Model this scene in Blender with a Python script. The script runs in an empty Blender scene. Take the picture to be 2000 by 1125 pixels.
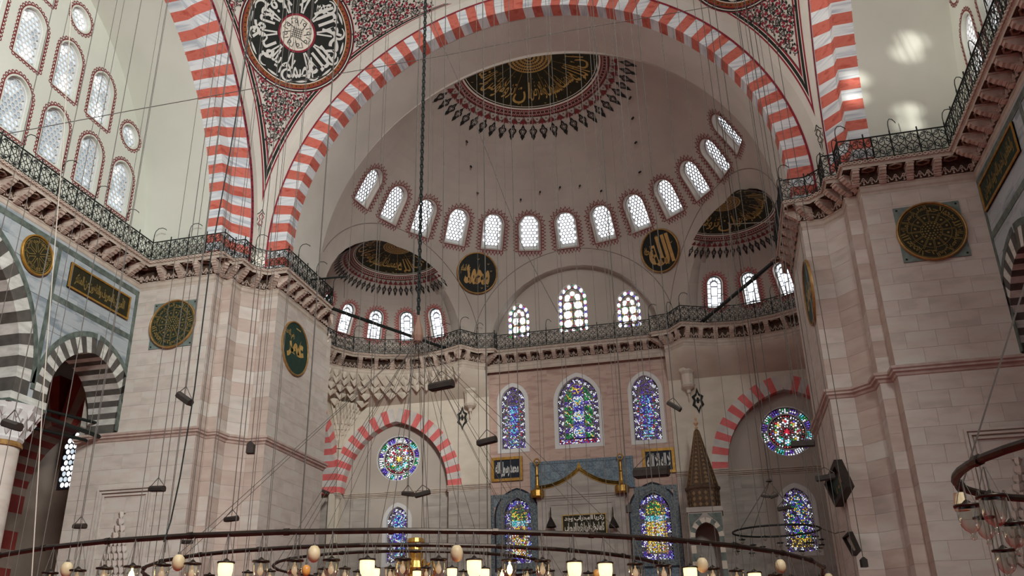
import bpy, bmesh, math, random, unicodedata
from mathutils import Vector as V, Matrix
random.seed(7)
R_ = math.radians
sin, cos, pi = math.sin, math.cos, math.pi
sc = bpy.context.scene
COL = sc.collection

# ------------------------------------------------------------------ camera
CAM = V((9.35, 0.0, 1.6)); YAW, PIT, ROL = R_(-15.004), R_(22.007), R_(-0.5495); FPX = 1666.12; CX, CY = 949.7, 626.3
_f = V((sin(YAW)*cos(PIT), cos(YAW)*cos(PIT), sin(PIT))); _r = V((cos(YAW), -sin(YAW), 0)); _u = _r.cross(_f)
_r2 = _r*cos(ROL)+_u*sin(ROL); _u2 = _u*cos(ROL)-_r*sin(ROL)
cd = bpy.data.cameras.new('camera'); cam = bpy.data.objects.new('camera', cd); COL.objects.link(cam)
cam.matrix_world = Matrix(((_r2.x, _u2.x, -_f.x, CAM.x), (_r2.y, _u2.y, -_f.y, CAM.y), (_r2.z, _u2.z, -_f.z, CAM.z), (0, 0, 0, 1)))
cd.sensor_width = 36; cd.lens = FPX/2000*36; cd.shift_x = (1000-CX)/2000; cd.shift_y = (CY-562.5)/2000; cd.clip_end = 500
sc.camera = cam
# ------------------------------------------------------------------ light
w = bpy.data.worlds.new('world'); sc.world = w; w.use_nodes = True
w.node_tree.nodes['Background'].inputs[0].default_value = (0.93, 0.98, 1.0, 1); w.node_tree.nodes['Background'].inputs[1].default_value = 0.24
def area(name, loc, target, size, power, col=(1, 1, 1)):
    l = bpy.data.lights.new(name, 'AREA'); l.shape = 'RECTANGLE'; l.size, l.size_y = size; l.energy = power; l.color = col
    o = bpy.data.objects.new(name, l); COL.objects.link(o); o.location = loc
    o.rotation_euler = (V(target)-V(loc)).to_track_quat('-Z', 'Y').to_euler(); return o
area('daylight_right_windows', (21.6, -8, 31), (-21, -13, 18), (17, 9), 47000, (0.97, 1.0, 0.965))
area('daylight_left_windows', (-21.6, 9, 33), (20, 20, 39), (17, 8), 2200, (1, 0.99, 0.96))
def spot_beam(loc, tgt, ang, e, soft=.25):
    l = bpy.data.lights.new('sun_or_fill_beam', 'SPOT'); l.energy = e; l.spot_size = R_(ang); l.spot_blend = .6; l.color = (1, .98, .9); l.shadow_soft_size = soft
    o = bpy.data.objects.new('sun_or_fill_beam', l); COL.objects.link(o); o.location = loc; o.rotation_euler = (V(tgt)-V(loc)).to_track_quat('-Z', 'Y').to_euler()
area('daylight_dome_windows', (12, 6, 40), (-14, 50, 22), (14, 8), 1200, (1, 0.98, 0.95))
spot_beam((20, -10, 33), (-13.5, 60, 18.5), 13.5, 80000, 3.0)  # added fill spot that brightens the left exedra, not a sunbeam
spot_beam((-19, 2, 30), (20.6, 37.6, 33), 17, 50000, 3.0)  # added wide fill spot to lift the whole right vault
SUNP = [(1783, 80, .9), (1771, 105, .9), (1774, 217, .8), (1776, 244, .9), (1673, 155, 1.0), (1668, 190, 1.0)]
spot_beam((19, 4, 38), (-16.3, 42.0, 24.7), 1.6, 160000)
sc.view_settings.view_transform = 'Standard'; sc.view_settings.look = 'None'; sc.view_settings.exposure = 0.0; sc.view_settings.gamma = 1
sc.view_settings.use_curve_mapping = False

# ------------------------------------------------------------------ pixel rays (to turn measured points into real positions)
def ray(x, y): return _r2*((x-CX)/FPX) - _u2*((y-CY)/FPX) + _f
def aty(x, y, Y): d = ray(x, y); return CAM + d*(Y/d.y)
def atx(x, y, X): d = ray(x, y); return CAM + d*((X-CAM.x)/d.x)
def atr(x, y, D): d = ray(x, y); return CAM + d*(D/math.hypot(d.x, d.y))
for _x, _y, _a in SUNP:      # small patches of sun falling through the windows on the right vault
    d = ray(_x, _y); A_ = d.y**2+d.z**2; oy, oz = CAM.y-25.8, CAM.z-25.6; B_ = d.y*oy+d.z*oz; C_ = oy*oy+oz*oz-13.7**2; t_ = (-B_+math.sqrt(B_*B_-A_*C_))/A_
    spot_beam((-19, 2, 36), tuple(CAM+d*t_), _a, 170000)
# ------------------------------------------------------------------ materials
def lin(c): return tuple(((v/255)/12.92 if v/255 <= .04045 else ((v/255+.055)/1.055)**2.4) for v in c)+(1,)
def mat(name, c1, c2=None, scale=1.0, stretch=(1, 1, 1), rough=.8, metal=0., rnd=0., bump=0., lo=.35, hi=.65, c3=None, detail=5):
    m = bpy.data.materials.new(name); m.use_nodes = True; nt = m.node_tree; N = nt.nodes; L = nt.links
    b = N['Principled BSDF']; b.inputs['Roughness'].default_value = rough; b.inputs['Metallic'].default_value = metal
    if 'Specular IOR Level' in b.inputs: b.inputs['Specular IOR Level'].default_value = .3
    b.inputs['Base Color'].default_value = lin(c1); m.diffuse_color = lin(c1)
    out = None
    if c2 is not None or bump:
        g = N.new('ShaderNodeNewGeometry'); mp = N.new('ShaderNodeVectorMath'); mp.operation = 'MULTIPLY'; mp.inputs[1].default_value = [s*scale for s in stretch]
        L.new(g.outputs['Position'], mp.inputs[0])
        src = mp.outputs[0]
        if rnd:
            oi = N.new('ShaderNodeObjectInfo'); ad = N.new('ShaderNodeVectorMath'); ad.operation = 'MULTIPLY_ADD'
            ad.inputs[1].default_value = (37, 61, 23); L.new(oi.outputs['Random'], ad.inputs[0]); L.new(src, ad.inputs[2]); src = ad.outputs[0]
        n = N.new('ShaderNodeTexNoise'); n.inputs['Scale'].default_value = 1; n.inputs['Detail'].default_value = detail; L.new(src, n.inputs['Vector'])
    if c2 is not None:
        cr = N.new('ShaderNodeValToRGB'); e = cr.color_ramp.elements; e[0].position = lo; e[0].color = lin(c1); e[1].position = hi; e[1].color = lin(c2)
        if c3: k = e.new((lo+hi)/2); k.color = lin(c3)
        L.new(n.outputs['Fac'], cr.inputs['Fac']); out = cr.outputs['Color']
    if rnd:
        if not (c2 is not None or bump): oi = N.new('ShaderNodeObjectInfo')
        mr = N.new('ShaderNodeMapRange'); mr.inputs['To Min'].default_value = 1-rnd; mr.inputs['To Max'].default_value = 1+rnd*.6; L.new(oi.outputs['Random'], mr.inputs['Value'])
        hs = N.new('ShaderNodeHueSaturation'); L.new(mr.outputs[0], hs.inputs['Value'])
        if out is None: hs.inputs['Color'].default_value = lin(c1)
        else: L.new(out, hs.inputs['Color'])
        out = hs.outputs['Color']
    if out is not None: L.new(out, b.inputs['Base Color'])
    if bump:
        bp = N.new('ShaderNodeBump'); bp.inputs['Strength'].default_value = bump; bp.inputs['Distance'].default_value = .05
        L.new(n.outputs['Fac'], bp.inputs['Height']); L.new(bp.outputs[0], b.inputs['Normal'])
    return m
def emat(name, col, strength, sample=False, base=(120, 120, 120)):
    m = bpy.data.materials.new(name); m.use_nodes = True; b = m.node_tree.nodes['Principled BSDF']
    b.inputs['Base Color'].default_value = lin(base); b.inputs['Emission Color'].default_value = lin(col); b.inputs['Emission Strength'].default_value = strength
    b.inputs['Roughness'].default_value = .25
    if not sample: m.cycles.emission_sampling = 'NONE'
    return m
def attrmat(name, strength):
    m = bpy.data.materials.new(name); m.use_nodes = True; N = m.node_tree.nodes; b = N['Principled BSDF']
    a = N.new('ShaderNodeAttribute'); a.attribute_name = 'glass'; m.node_tree.links.new(a.outputs['Color'], b.inputs['Emission Color'])
    m.node_tree.links.new(a.outputs['Color'], b.inputs['Base Color']); b.inputs['Emission Strength'].default_value = strength; b.inputs['Roughness'].default_value = .2
    m.cycles.emission_sampling = 'NONE'; return m
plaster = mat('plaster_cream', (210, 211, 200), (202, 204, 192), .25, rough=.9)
plaster_d = mat('plaster_dim_grey', (186, 176, 166), (174, 164, 154), .3, rough=.9)  # greyer copy of the plaster, the dimness of the domes put into its colour
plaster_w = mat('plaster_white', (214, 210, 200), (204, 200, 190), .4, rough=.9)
red_v = mat('painted_red_marble', (202, 106, 92), (186, 88, 74), 1.6, (1, 1, 2.5), rough=.7, rnd=.07, c3=(208, 116, 100), detail=8)
white_v = mat('painted_white_marble', (226, 230, 232), (176, 184, 194), 1.3, (.35, .35, 5), rough=.7, rnd=.03, lo=.46, hi=.7, detail=4)
red_e = mat('painted_pink_red', (222, 118, 116), (208, 100, 98), 1.5, rough=.8, rnd=.05)
white_e = mat('painted_grey_white', (212, 206, 200), (190, 184, 180), 1.2, rough=.8, rnd=.05)
stone = mat('marble_stone', (206, 200, 190), (190, 182, 172), .7, (1, 1, 3.2), rough=.65, rnd=.05, bump=.05, lo=.38, hi=.66, c3=(204, 192, 182), detail=8)
stone2 = mat('rosy_stone', (198, 182, 170), (184, 164, 153), .7, (1, 1, 3.2), rough=.65, rnd=.06)
stone_p = mat('pink_marble', (190, 162, 148), (176, 146, 134), .7, (1, 1, 4), rough=.6, rnd=.05, bump=.1, c3=(196, 170, 156))
stone_c = mat('cream_limestone', (214, 204, 188), (200, 190, 174), .6, (1, 1, 2), rough=.8, rnd=.03)
stone_g = mat('grey_marble_wall', (186, 178, 168), (160, 152, 144), .5, (1, 1, 4), rough=.6, rnd=.07)
marble_b = mat('blue_grey_marble', (166, 176, 180), (130, 142, 150), .5, (1, 1, 3.5), rough=.5, rnd=.06, c3=(176, 183, 186), detail=9)
verd = mat('green_marble', (78, 88, 82), (112, 124, 116), 2.5, rough=.5, rnd=.05, detail=9)
grey_v = mat('grey_voussoir', (96, 92, 86), (78, 76, 72), 2, rough=.6, rnd=.1)
light_v = mat('light_voussoir', (214, 214, 206), (184, 184, 178), 1.4, (1, 1, 3), rough=.6, rnd=.05)
brown_v = mat('aisle_brown_voussoir', (150, 132, 118), (130, 114, 102), 1, rough=.8, rnd=.08)
dred_v = mat('aisle_red_voussoir', (140, 58, 50), (120, 46, 42), 1, rough=.8, rnd=.08)
carved = mat('carved_stone', (176, 156, 140), (140, 120, 106), 4, rough=.8, bump=.3)
carved_l = mat('console_stone', (204, 186, 172), (176, 156, 142), 3, rough=.75)
slabm = mat('cornice_slab', (196, 184, 170), (180, 166, 152), 2, rough=.8)
recess = mat('recess_shade_brown', (92, 74, 62), (66, 52, 44), 5, rough=.95)  # dark tone paints the shade under the slab and behind the brackets
iron = mat('dark_iron', (26, 32, 30), rough=.5, metal=.1)
ironb = mat('bronze_iron', (50, 40, 33), (36, 30, 26), 6, rough=.4, metal=.6)
rope = mat('chain_grey', (76, 71, 66), rough=.8)
ropew = mat('cord_light', (158, 152, 140), rough=.8)
gold = mat('gilt', (178, 136, 62), (146, 106, 44), 6, rough=.35, metal=.55)
goldp = mat('gold_paint', (196, 164, 96), (176, 142, 78), 3, rough=.6)
goldd = mat('dull_gold_script', (142, 120, 66), (120, 100, 54), 3, rough=.7)
goldt = mat('tan_script', (190, 150, 92), (176, 138, 82), 3, rough=.6)
goldf = mat('gold_frame', (182, 138, 62), (154, 112, 44), 5, rough=.4, metal=.4)
bronzef = mat('bronze_frame', (176, 138, 84), (150, 112, 64), 4, rough=.4, metal=.35)
blackp = mat('black_paint', (26, 28, 26), (32, 36, 32), 4, rough=.7)
dgreen = mat('dark_green_ground', (38, 52, 40), (30, 42, 34), 3, rough=.7)
olive = mat('olive_ground', (44, 42, 22), (36, 34, 18), 3, rough=.7)
greenb = mat('roundel_green', (34, 64, 52), (28, 52, 44), 3, rough=.6)
navy = mat('navy_ground', (26, 34, 48), (20, 26, 38), 3, rough=.6)
teal = mat('teal_marble', (100, 116, 110), (122, 136, 130), 4, rough=.5, detail=9)
cream_p = mat('cream_paint', (226, 220, 206), rough=.8)
maroon = mat('maroon_paint', (146, 42, 58), (128, 34, 50), 4, rough=.8)
maroon_e = mat('red_border_paint', (168, 60, 62), rough=.8)
maroon_d = mat('dark_red_paint', (128, 52, 54), (110, 42, 44), 4, rough=.8)
orange_p = mat('rust_paint', (150, 84, 44), (124, 66, 34), 4, rough=.8)
silver_p = mat('white_script', (214, 214, 208), rough=.7)
stucco = mat('white_stucco', (216, 216, 214), rough=.85)
lead = mat('lead_came', (96, 98, 102), rough=.7)
leadd = mat('dark_came', (44, 42, 48), rough=.7)
tile_b = mat('iznik_blue_tile', (108, 126, 138), (132, 148, 156), 9, rough=.25, detail=10, lo=.45, hi=.55)
tile_d = mat('iznik_dark_tile', (90, 108, 122), (122, 138, 148), 11, rough=.25, detail=10, lo=.45, hi=.55)
tile_g = mat('tile_border', (120, 128, 128), (74, 88, 100), 14, rough=.3, lo=.47, hi=.53)
wood = mat('dark_wood', (44, 35, 30), (32, 27, 23), 5, rough=.6)
brownt = mat('minbar_cone_brown', (92, 74, 58), (72, 56, 44), 6, rough=.7)
carpet = mat('red_carpet', (150, 44, 40), (120, 34, 34), 3, rough=.95)
egg = mat('ostrich_egg', (184, 166, 134), (164, 144, 112), 5, rough=.5)
sky_w = emat('daylit_glass', (245, 250, 255), 2.4, sample=True)
sky_b = emat('blue_daylit_glass', (172, 194, 210), .62)
sky_m = emat('pale_daylit_glass', (214, 228, 238), .95)
bulb = emat('warm_flame', (255, 206, 130), 16, sample=True)
cupglow = emat('lit_cup', (255, 216, 152), 2.0)
tracm = mat('pale_tracery', (150, 144, 148), rough=.8)
glassatt = attrmat('stained_glass', 1.05)
def glassmat(name, tint=(235, 235, 230), a=.35):
    m = bpy.data.materials.new(name); m.use_nodes = True; N = m.node_tree.nodes; L = m.node_tree.links
    N.remove(N['Principled BSDF']); t = N.new('ShaderNodeBsdfTransparent'); t.inputs[0].default_value = lin(tint); g = N.new('ShaderNodeBsdfGlossy'); g.inputs['Roughness'].default_value = .12
    lw = N.new('ShaderNodeLayerWeight'); lw.inputs[0].default_value = a; mx = N.new('ShaderNodeMixShader'); L.new(lw.outputs['Facing'], mx.inputs[0]); L.new(t.outputs[0], mx.inputs[1]); L.new(g.outputs[0], mx.inputs[2])
    L.new(mx.outputs[0], N['Material Output'].inputs[0]); return m
glass = glassmat('clear_glass')

# ------------------------------------------------------------------ mesh helpers
def tag(o, label=None, cat=None, group=None, kind=None):
    if label: o['label'] = label
    if cat: o['category'] = cat
    if group: o['group'] = group
    if kind: o['kind'] = kind
    return o
def empty(name, loc=(0, 0, 0), label=None, cat=None, group=None, kind=None):
    o = bpy.data.objects.new(name, None); COL.objects.link(o); o.location = loc; o.empty_display_size = .2
    bpy_w[o.name] = Matrix.Translation(V(loc)); return tag(o, label, cat, group, kind)
bpy_w = {}
def link(name, me, parent=None, mw=None):
    o = bpy.data.objects.new(name, me); COL.objects.link(o)
    if mw is not None: o.matrix_world = mw
    bpy_w[o.name] = mw.copy() if mw is not None else Matrix.Identity(4)
    if parent is not None: o.parent = parent; o.matrix_parent_inverse = bpy_w[parent.name].inverted()
    return o
class MB:
    def __init__(s): s.v = []; s.f = []; s.m = []; s.c = []
    def add(s, v, f, mi=0, col=None):
        b = len(s.v); s.v += [tuple(p) for p in v]; s.f += [tuple(i+b for i in q) for q in f]; s.m += [mi]*len(f)
        if col is not None or s.c: s.c += [col]*len(f)
    def box(s, fr, u0, u1, v0, v1, w0, w1, mi=0):
        P = [fr(u, v, w_) for w_ in (w0, w1) for v in (v0, v1) for u in (u0, u1)]
        s.add(P, [(0, 2, 3, 1), (4, 5, 7, 6), (0, 1, 5, 4), (2, 6, 7, 3), (0, 4, 6, 2), (1, 3, 7, 5)], mi)
    def poly(s, fr, pts, w_, mi=0, w0=None, col=None):
        n = len(pts); s.add([fr(p[0], p[1], w_) for p in pts], [tuple(range(n))], mi, col)
        if w0 is not None: s.add([fr(p[0], p[1], w_) for p in pts]+[fr(p[0], p[1], w0) for p in pts], [(i, (i+1) % n, n+(i+1) % n, n+i) for i in range(n)], mi, col)
    def ring(s, fr, outer, inner, w_, mi=0, w0=None):
        n = len(outer); P = [fr(p[0], p[1], w_) for p in outer]+[fr(p[0], p[1], w_) for p in inner]
        F = [(i, (i+1) % n, n+(i+1) % n, n+i) for i in range(n)]
        if w0 is not None:
            P += [fr(p[0], p[1], w0) for p in outer]+[fr(p[0], p[1], w0) for p in inner]
            F += [(2*n+i, 2*n+(i+1) % n, (i+1) % n, i) for i in range(n)]+[(n+i, n+(i+1) % n, 3*n+(i+1) % n, 3*n+i) for i in range(n)]
        s.add(P, F, mi)
    def strip(s, fr, pts, wd, w_, mi=0, closed=False, w0=None):
        n = len(pts); L_ = []; Rr = []
        for i, p in enumerate(pts):
            a = pts[(i-1) % n] if (closed or i > 0) else p; b = pts[(i+1) % n] if (closed or i < n-1) else p
            dx, dy = b[0]-a[0], b[1]-a[1]; l = math.hypot(dx, dy) or 1; ww = wd(i/(n-1)) if callable(wd) else wd
            L_.append((p[0]-dy/l*ww/2, p[1]+dx/l*ww/2)); Rr.append((p[0]+dy/l*ww/2, p[1]-dx/l*ww/2))
        m = n if closed else n-1
        P = [fr(*q, w_) for q in L_]+[fr(*q, w_) for q in Rr]; F = [(i, (i+1) % n, n+(i+1) % n, n+i) for i in range(m)]
        if w0 is not None:
            P += [fr(*q, w0) for q in L_]+[fr(*q, w0) for q in Rr]
            F += [(i, 2*n+i, 2*n+(i+1) % n, (i+1) % n) for i in range(m)]+[(n+i, n+(i+1) % n, 3*n+(i+1) % n, 3*n+i) for i in range(m)]
        s.add(P, F, mi)
    def tube(s, pts, r, n=6, mi=0, closed=False, cap=True):
        pts = [V(p) for p in pts]; k = len(pts); rr = r if isinstance(r, (list, tuple)) else [r]*k; P = []; prev = None
        for i, p in enumerate(pts):
            a = pts[(i-1) % k] if (closed or i > 0) else p; b = pts[(i+1) % k] if (closed or i < k-1) else p
            t = (b-a).normalized(); up = prev if prev is not None else (V((0, 0, 1)) if abs(t.z) < .9 else V((1, 0, 0)))
            x = up-t*up.dot(t); x = x.normalized() if x.length > 1e-6 else t.orthogonal().normalized(); prev = x; y = t.cross(x)
            P += [p+(x*cos(2*pi*j/n)+y*sin(2*pi*j/n))*rr[i] for j in range(n)]
        F = []
        for i in range(k if closed else k-1):
            a = i*n; b = ((i+1) % k)*n; F += [(a+j, a+(j+1) % n, b+(j+1) % n, b+j) for j in range(n)]
        if cap and not closed: F += [tuple(range(n))[::-1], tuple(range((k-1)*n, k*n))]
        s.add(P, F, mi)
    def lathe(s, c, prof, n=16, mi=0, a0=0, a1=2*pi):
        full = abs(a1-a0-2*pi) < 1e-6; m = n if full else n+1; P = []; c = V(c)
        for r, z in prof: P += [(c.x+r*cos(a0+(a1-a0)*j/n), c.y+r*sin(a0+(a1-a0)*j/n), c.z+z) for j in range(m)]
        F = []
        for i in range(len(prof)-1): F += [(i*m+j, i*m+(j+1) % m, (i+1)*m+(j+1) % m, (i+1)*m+j) for j in range(n)]
        s.add(P, F, mi)
    def text(s, fr, t, u, v, height=None, width=None, w_=.02, mi=0, off=.0, sx=1.0, w0=None):
        P, F, bb = glyphs(t, off); W = bb[1]-bb[0]; H = bb[3]-bb[2]
        k = (height/H) if height else (width/W); kx = (width/W) if (width and height) else k*sx
        s.add([fr(u+(p[0]-(bb[0]+bb[1])/2)*kx, v+(p[1]-(bb[2]+bb[3])/2)*k, w_) for p in P], F, mi)
    def build(s, name, mats, parent=None, smooth=False, mw=None):
        if not isinstance(mats, (list, tuple)): mats = [mats]
        return link(name, s.mesh(name, mats, smooth), parent, mw)
    def mesh(s, name, mats, smooth=False):
        if not isinstance(mats, (list, tuple)): mats = [mats]
        me = bpy.data.meshes.new(name); me.from_pydata(s.v, [], s.f)
        for m in mats: me.materials.append(m)
        if len(mats) > 1: me.polygons.foreach_set('material_index', s.m)
        if s.c:
            at = me.color_attributes.new('glass', 'FLOAT_COLOR', 'CORNER'); d = []
            for q, c in zip(s.f, s.c): d += list(lin(c or (200, 200, 200)))*len(q)
            at.data.foreach_set('color', d)
        if smooth: me.polygons.foreach_set('use_smooth', [True]*len(me.polygons))
        me.update(); return me
def frame(o, ex, ey, sph=None):
    o = V(o); ex = V(ex).normalized(); ey = V(ey).normalized(); en = ex.cross(ey)
    if sph is None: return lambda u, v, w_=0: o+ex*u+ey*v+en*w_
    c = V(sph[0]); r = sph[1]
    def f(u, v, w_=0):
        d = (o+ex*u+ey*v-c).normalized(); return c+d*(r-w_)
    return f
def wallY(Y, x0=0, z0=0): return frame((x0, Y, z0), (1, 0, 0), (0, 0, 1))          # normal towards -y
def wallXL(X, y0=0, z0=0): return frame((X, y0, z0), (0, 1, 0), (0, 0, 1))          # seen from +x
def wallXR(X, y0=0, z0=0): return frame((X, y0, z0), (0, -1, 0), (0, 0, 1))         # seen from -x
# arabic text -> presentation forms, glyph outlines from Blender's own built-in font
_forms = {}
for cp in list(range(0xFE80, 0xFEFD)):
    d = unicodedata.decomposition(chr(cp)).split()
    if d: _forms.setdefault(''.join(chr(int(x, 16)) for x in d[1:]), {})[d[0]] = chr(cp)
def shape(t):
    t = t.replace('لا', '\uFFFA').replace('لأ', '\uFFFB'); out = []; key = {'\uFFFA': 'لا', '\uFFFB': 'لأ'}
    def fo(c): return _forms.get(key.get(c, c), {})
    for i, c in enumerate(t):
        f = fo(c)
        if not f: out.append(c); continue
        p = i > 0 and '<initial>' in fo(t[i-1]); n = i+1 < len(t) and bool(fo(t[i+1])) and '<final>' in fo(t[i+1])
        canext = '<initial>' in f and n
        k = '<medial>' if (p and canext) else '<final>' if p and '<final>' in f else '<initial>' if canext else '<isolated>'
        out.append(f.get(k, f.get('<isolated>', c)))
    return ''.join(out[::-1])
_gc = {}
def glyphs(t, off=0.):
    if (t, off) in _gc: return _gc[(t, off)]
    c = bpy.data.curves.new('script', 'FONT'); c.body = shape(t); c.resolution_u = 2; c.offset = off; c.space_word = .55
    o = bpy.data.objects.new('script', c); COL.objects.link(o)
    me = bpy.data.meshes.new_from_object(o.evaluated_get(bpy.context.evaluated_depsgraph_get()))
    P = [tuple(v.co) for v in me.vertices]; F = [tuple(p.vertices) for p in me.polygons]
    bpy.data.objects.remove(o); bpy.data.curves.remove(c); bpy.data.meshes.remove(me)
    if not P: P = [(0, 0, 0), (1, 0, 0), (1, 1, 0)]; F = []
    bb = (min(p[0] for p in P), max(p[0] for p in P), min(p[1] for p in P), max(p[1] for p in P))
    _gc[(t, off)] = (P, F, bb); return _gc[(t, off)]
def circ(cx, cy, r, n=24, ry=None, a0=0): return [(cx+r*cos(a0+2*pi*i/n), cy+(ry or r)*sin(a0+2*pi*i/n)) for i in range(n)]
def boolean(base, cutters):
    bo = base.build('base_tmp', plaster); co = cutters.build('cut_tmp', plaster)
    m = bo.modifiers.new('b', 'BOOLEAN'); m.operation = 'DIFFERENCE'; m.object = co; m.solver = 'EXACT'; m.use_self = True
    bpy.context.view_layer.update()
    me = bpy.data.meshes.new_from_object(bo.evaluated_get(bpy.context.evaluated_depsgraph_get()))
    bpy.data.objects.remove(bo); bpy.data.objects.remove(co); return me
CUBE = {}
def cube(m):
    if m.name not in CUBE:
        b = MB(); b.box(lambda u, v, w_: V((u, v, w_)), -.5, .5, -.5, .5, -.5, .5); CUBE[m.name] = b.mesh('block_'+m.name, m)
    return CUBE[m.name]
def block(name, m, fr, u0, u1, v0, v1, w0, w1, parent):
    o0 = fr((u0+u1)/2, (v0+v1)/2, (w0+w1)/2); ex = (fr(1, 0, 0)-fr(0, 0, 0))*(u1-u0); ey = (fr(0, 1, 0)-fr(0, 0, 0))*(v1-v0); en = (fr(0, 0, 1)-fr(0, 0, 0))*(w1-w0)
    M_ = Matrix(((ex.x, ey.x, en.x, o0.x), (ex.y, ey.y, en.y, o0.y), (ex.z, ey.z, en.z, o0.z), (0, 0, 0, 1)))
    return link(name, cube(m), parent, M_)
def clad(parent, P0, P1, z0, z1, course, length, m, name='stone_block', th=.05, skip=None):
    """courses of separate blocks between two plan points; outward normal = right-hand of P0->P1 seen from the nave"""
    a = V((P0[0], P0[1], 0)); b = V((P1[0], P1[1], 0)); L_ = (b-a).length; ex = (b-a).normalized()
    fr = frame((a.x, a.y, 0), ex, (0, 0, 1)); nc = max(1, round((z1-z0)/course)); h = (z1-z0)/nc
    for k in range(nc):
        n = max(1, round(L_/length+(.35 if k % 2 else 0))); us = [0]+[L_*(i+(.5 if (k % 2 and n > 1) else 0)*(i < n))/n for i in range(1, n)]+[L_]
        if k % 2 and n > 1: us = [0]+[L_*(i-.5)/n for i in range(1, n+1)]+[L_]
        for u0, u1 in zip(us, us[1:]):
            if u1-u0 < .05: continue
            if skip and skip((u0+u1)/2, z0+h*(k+.5), u0, u1, z0+h*k, z0+h*(k+1)): continue
            block(name, random.choice(m) if isinstance(m, list) else m, fr, u0+.004, u1-.004, z0+h*k+.004, z0+h*(k+1)-.004, 0, th, parent)
# =================================================================== STRUCTURE
DC = V((0, 47, 25.6)); DR = 14.9; EXR = 6.4; EXD = 13.7; EXA = R_(60.5)
XW = 22.65; YM = 60.9; YB = 60.7
def sph(c, r, az, el, w_=0):
    c = V(c); return c+V((cos(el)*sin(az), cos(el)*cos(az), sin(el)))*(r-w_)
# floor
b = MB(); b.box(lambda u, v, w_: V((u, v, w_)), -32, 32, -12, 64, -.3, 0); tag(b.build('floor', carpet), 'red carpeted floor of the prayer hall', 'floor', kind='structure')
# path of wall and railing (right side, u>0), then mirrored.  (wall x,y) (rail x,y) z of wall moulding, lower plan
PATH = [((XW, 4), (21.66, 4), 22.9, None), ((XW, 39.5), (21.66, 38.85), 22.9, None), ((17.6, 39.5), (16.82, 38.85), 22.9, None), ((17.58, 40.4), (16.78, 39.96), 22.9, None),
 ((17.0, 40.4), (16.16, 39.98), 22.9, None), ((17.0, 41.45), (16.16, 41.2), 22.9, None), ((16.15, 42.4), (15.5, 41.84), 22.9, None), ((15.05, 42.4), (14.27, 41.84), 22.9, None),
 ((15.05, 49.3), (14.27, 48.2), 22.9, (15.05, 50)), ((16.6, 50.6), (16.0, 50.2), 22.9, (17.6, 50)), ((18.2, 52.6), (17.45, 52.5), 22.9, (19.1, 52)), ((18.35, 54.2), (17.6, 54.1), 22.9, (19.1, 54.5)),
 ((18.05, 55.9), (17.35, 55.5), 22.9, (19.1, 57.5)), ((17.1, 57.3), (16.5, 56.9), 22.9, (19.1, YB)), ((15.0, 58.5), (14.4, 58.1), 22.9, (15.5, YB)), ((12.6, 59.15), (12.1, 58.72), 22.9, (12.6, YB)),
 ((10.3, 58.95), (9.9, 58.43), 22.9, (10.3, YB)), ((8.15, 58.1), (8.15, 57.62), 22.9, (8.15, YB)), ((7.2, 59.35), (7.2, 58.92), 23.0, (7.4, YB)), ((6.75, 59.6), (5.86, 59.13), 23.0, (6.75, YB)),
 ((6.75, 60.4), (5.83, 59.7), 23.08, (6.75, YM))]
FULL = [((-p[0][0], p[0][1]), (-p[1][0], p[1][1]), p[2], (-p[3][0], p[3][1]) if p[3] else None) for p in PATH]+PATH[::-1]
def sect(i0, i1): return FULL[i0:i1+1]
n_ = len(PATH)
SECT = [('left wall', 0, 1), ('left pier', 1, 8), ('left exedra', 8, 17), ('mihrab bay', 17, 2*n_-18), ('right exedra', 2*n_-18, 2*n_-9), ('right pier', 2*n_-9, 2*n_-2), ('right wall', 2*n_-2, 2*n_-1)]
PROF = [(-.12, -.55), (-.06, -.42), (-.06, -.30), (0, -.22), (0, -.04), (.05, 0), (.05, .08)]
def loft(b, pts, prof, mi=0):
    """pts (W,R,zb); prof (t metres outwards, dz)"""
    P = []; m = len(prof)
    for W, Rr, zb, _ in pts:
        d = V((Rr[0]-W[0], Rr[1]-W[1])); L_ = d.length or 1
        for t, dz, z in prof:
            q = V(W)+d*(t/L_ if t < .5 else t-0.0) if t < .5 else V(W)+d*t
            P.append((q.x, q.y, (zb+dz) if dz is not None else z))
    F = [(i*m+j, i*m+j+1, (i+1)*m+j+1, (i+1)*m+j) for i in range(len(pts)-1) for j in range(m-1)]
    b.add(P, F, mi)
def walk(poly, step, off=.5):
    """points each step along a polyline with tangent"""
    out = []; acc = off*step
    for a, c in zip(poly, poly[1:]):
        a = V(a); c = V(c); L_ = (c-a).length
        while acc < L_: out.append((a+(c-a)*(acc/L_), (c-a)/L_)); acc += step
        acc -= L_
    return out
# console (bracket) mesh: local x outwards, y along, z up ; origin at wall, z=0 at frieze foot
cb = MB(); pr = [(0, 0), (.12, -.02), (.22, .03), (.25, .12), (.33, .14), (.40, .2), (.46, .22), (.55, .30), (.64, .32), (.72, .42), (.8, .45), (.82, .58), (.82, .70), (0, .70)]
def side(y, s=1): return [(p[0]*s, y, p[1]) for p in pr]
m_ = len(pr); cb.add(side(-.15)+side(.15), [tuple(range(m_)), tuple(range(2*m_-1, m_-1, -1))]+[(i, (i+1) % m_, m_+(i+1) % m_, m_+i) for i in range(m_)])
F_ = frame((0, 0, 0), (0, 1, 0), (0, 0, 1))
cb.box(lambda u, v, w_: V((u, v, w_)), .1, .86, -.19, .19, .58, .64); cb.box(lambda u, v, w_: V((u, v, w_)), -.02, .2, -.19, .19, .3, .36)
for zz, x0, x1 in ((.06, .0, .28), (.24, .3, .5)): cb.box(lambda u, v, w_: V((u, v, w_)), x0, x1, -.175, .175, zz, zz+.03)
CONS = cb.mesh('console', carved_l)
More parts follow.
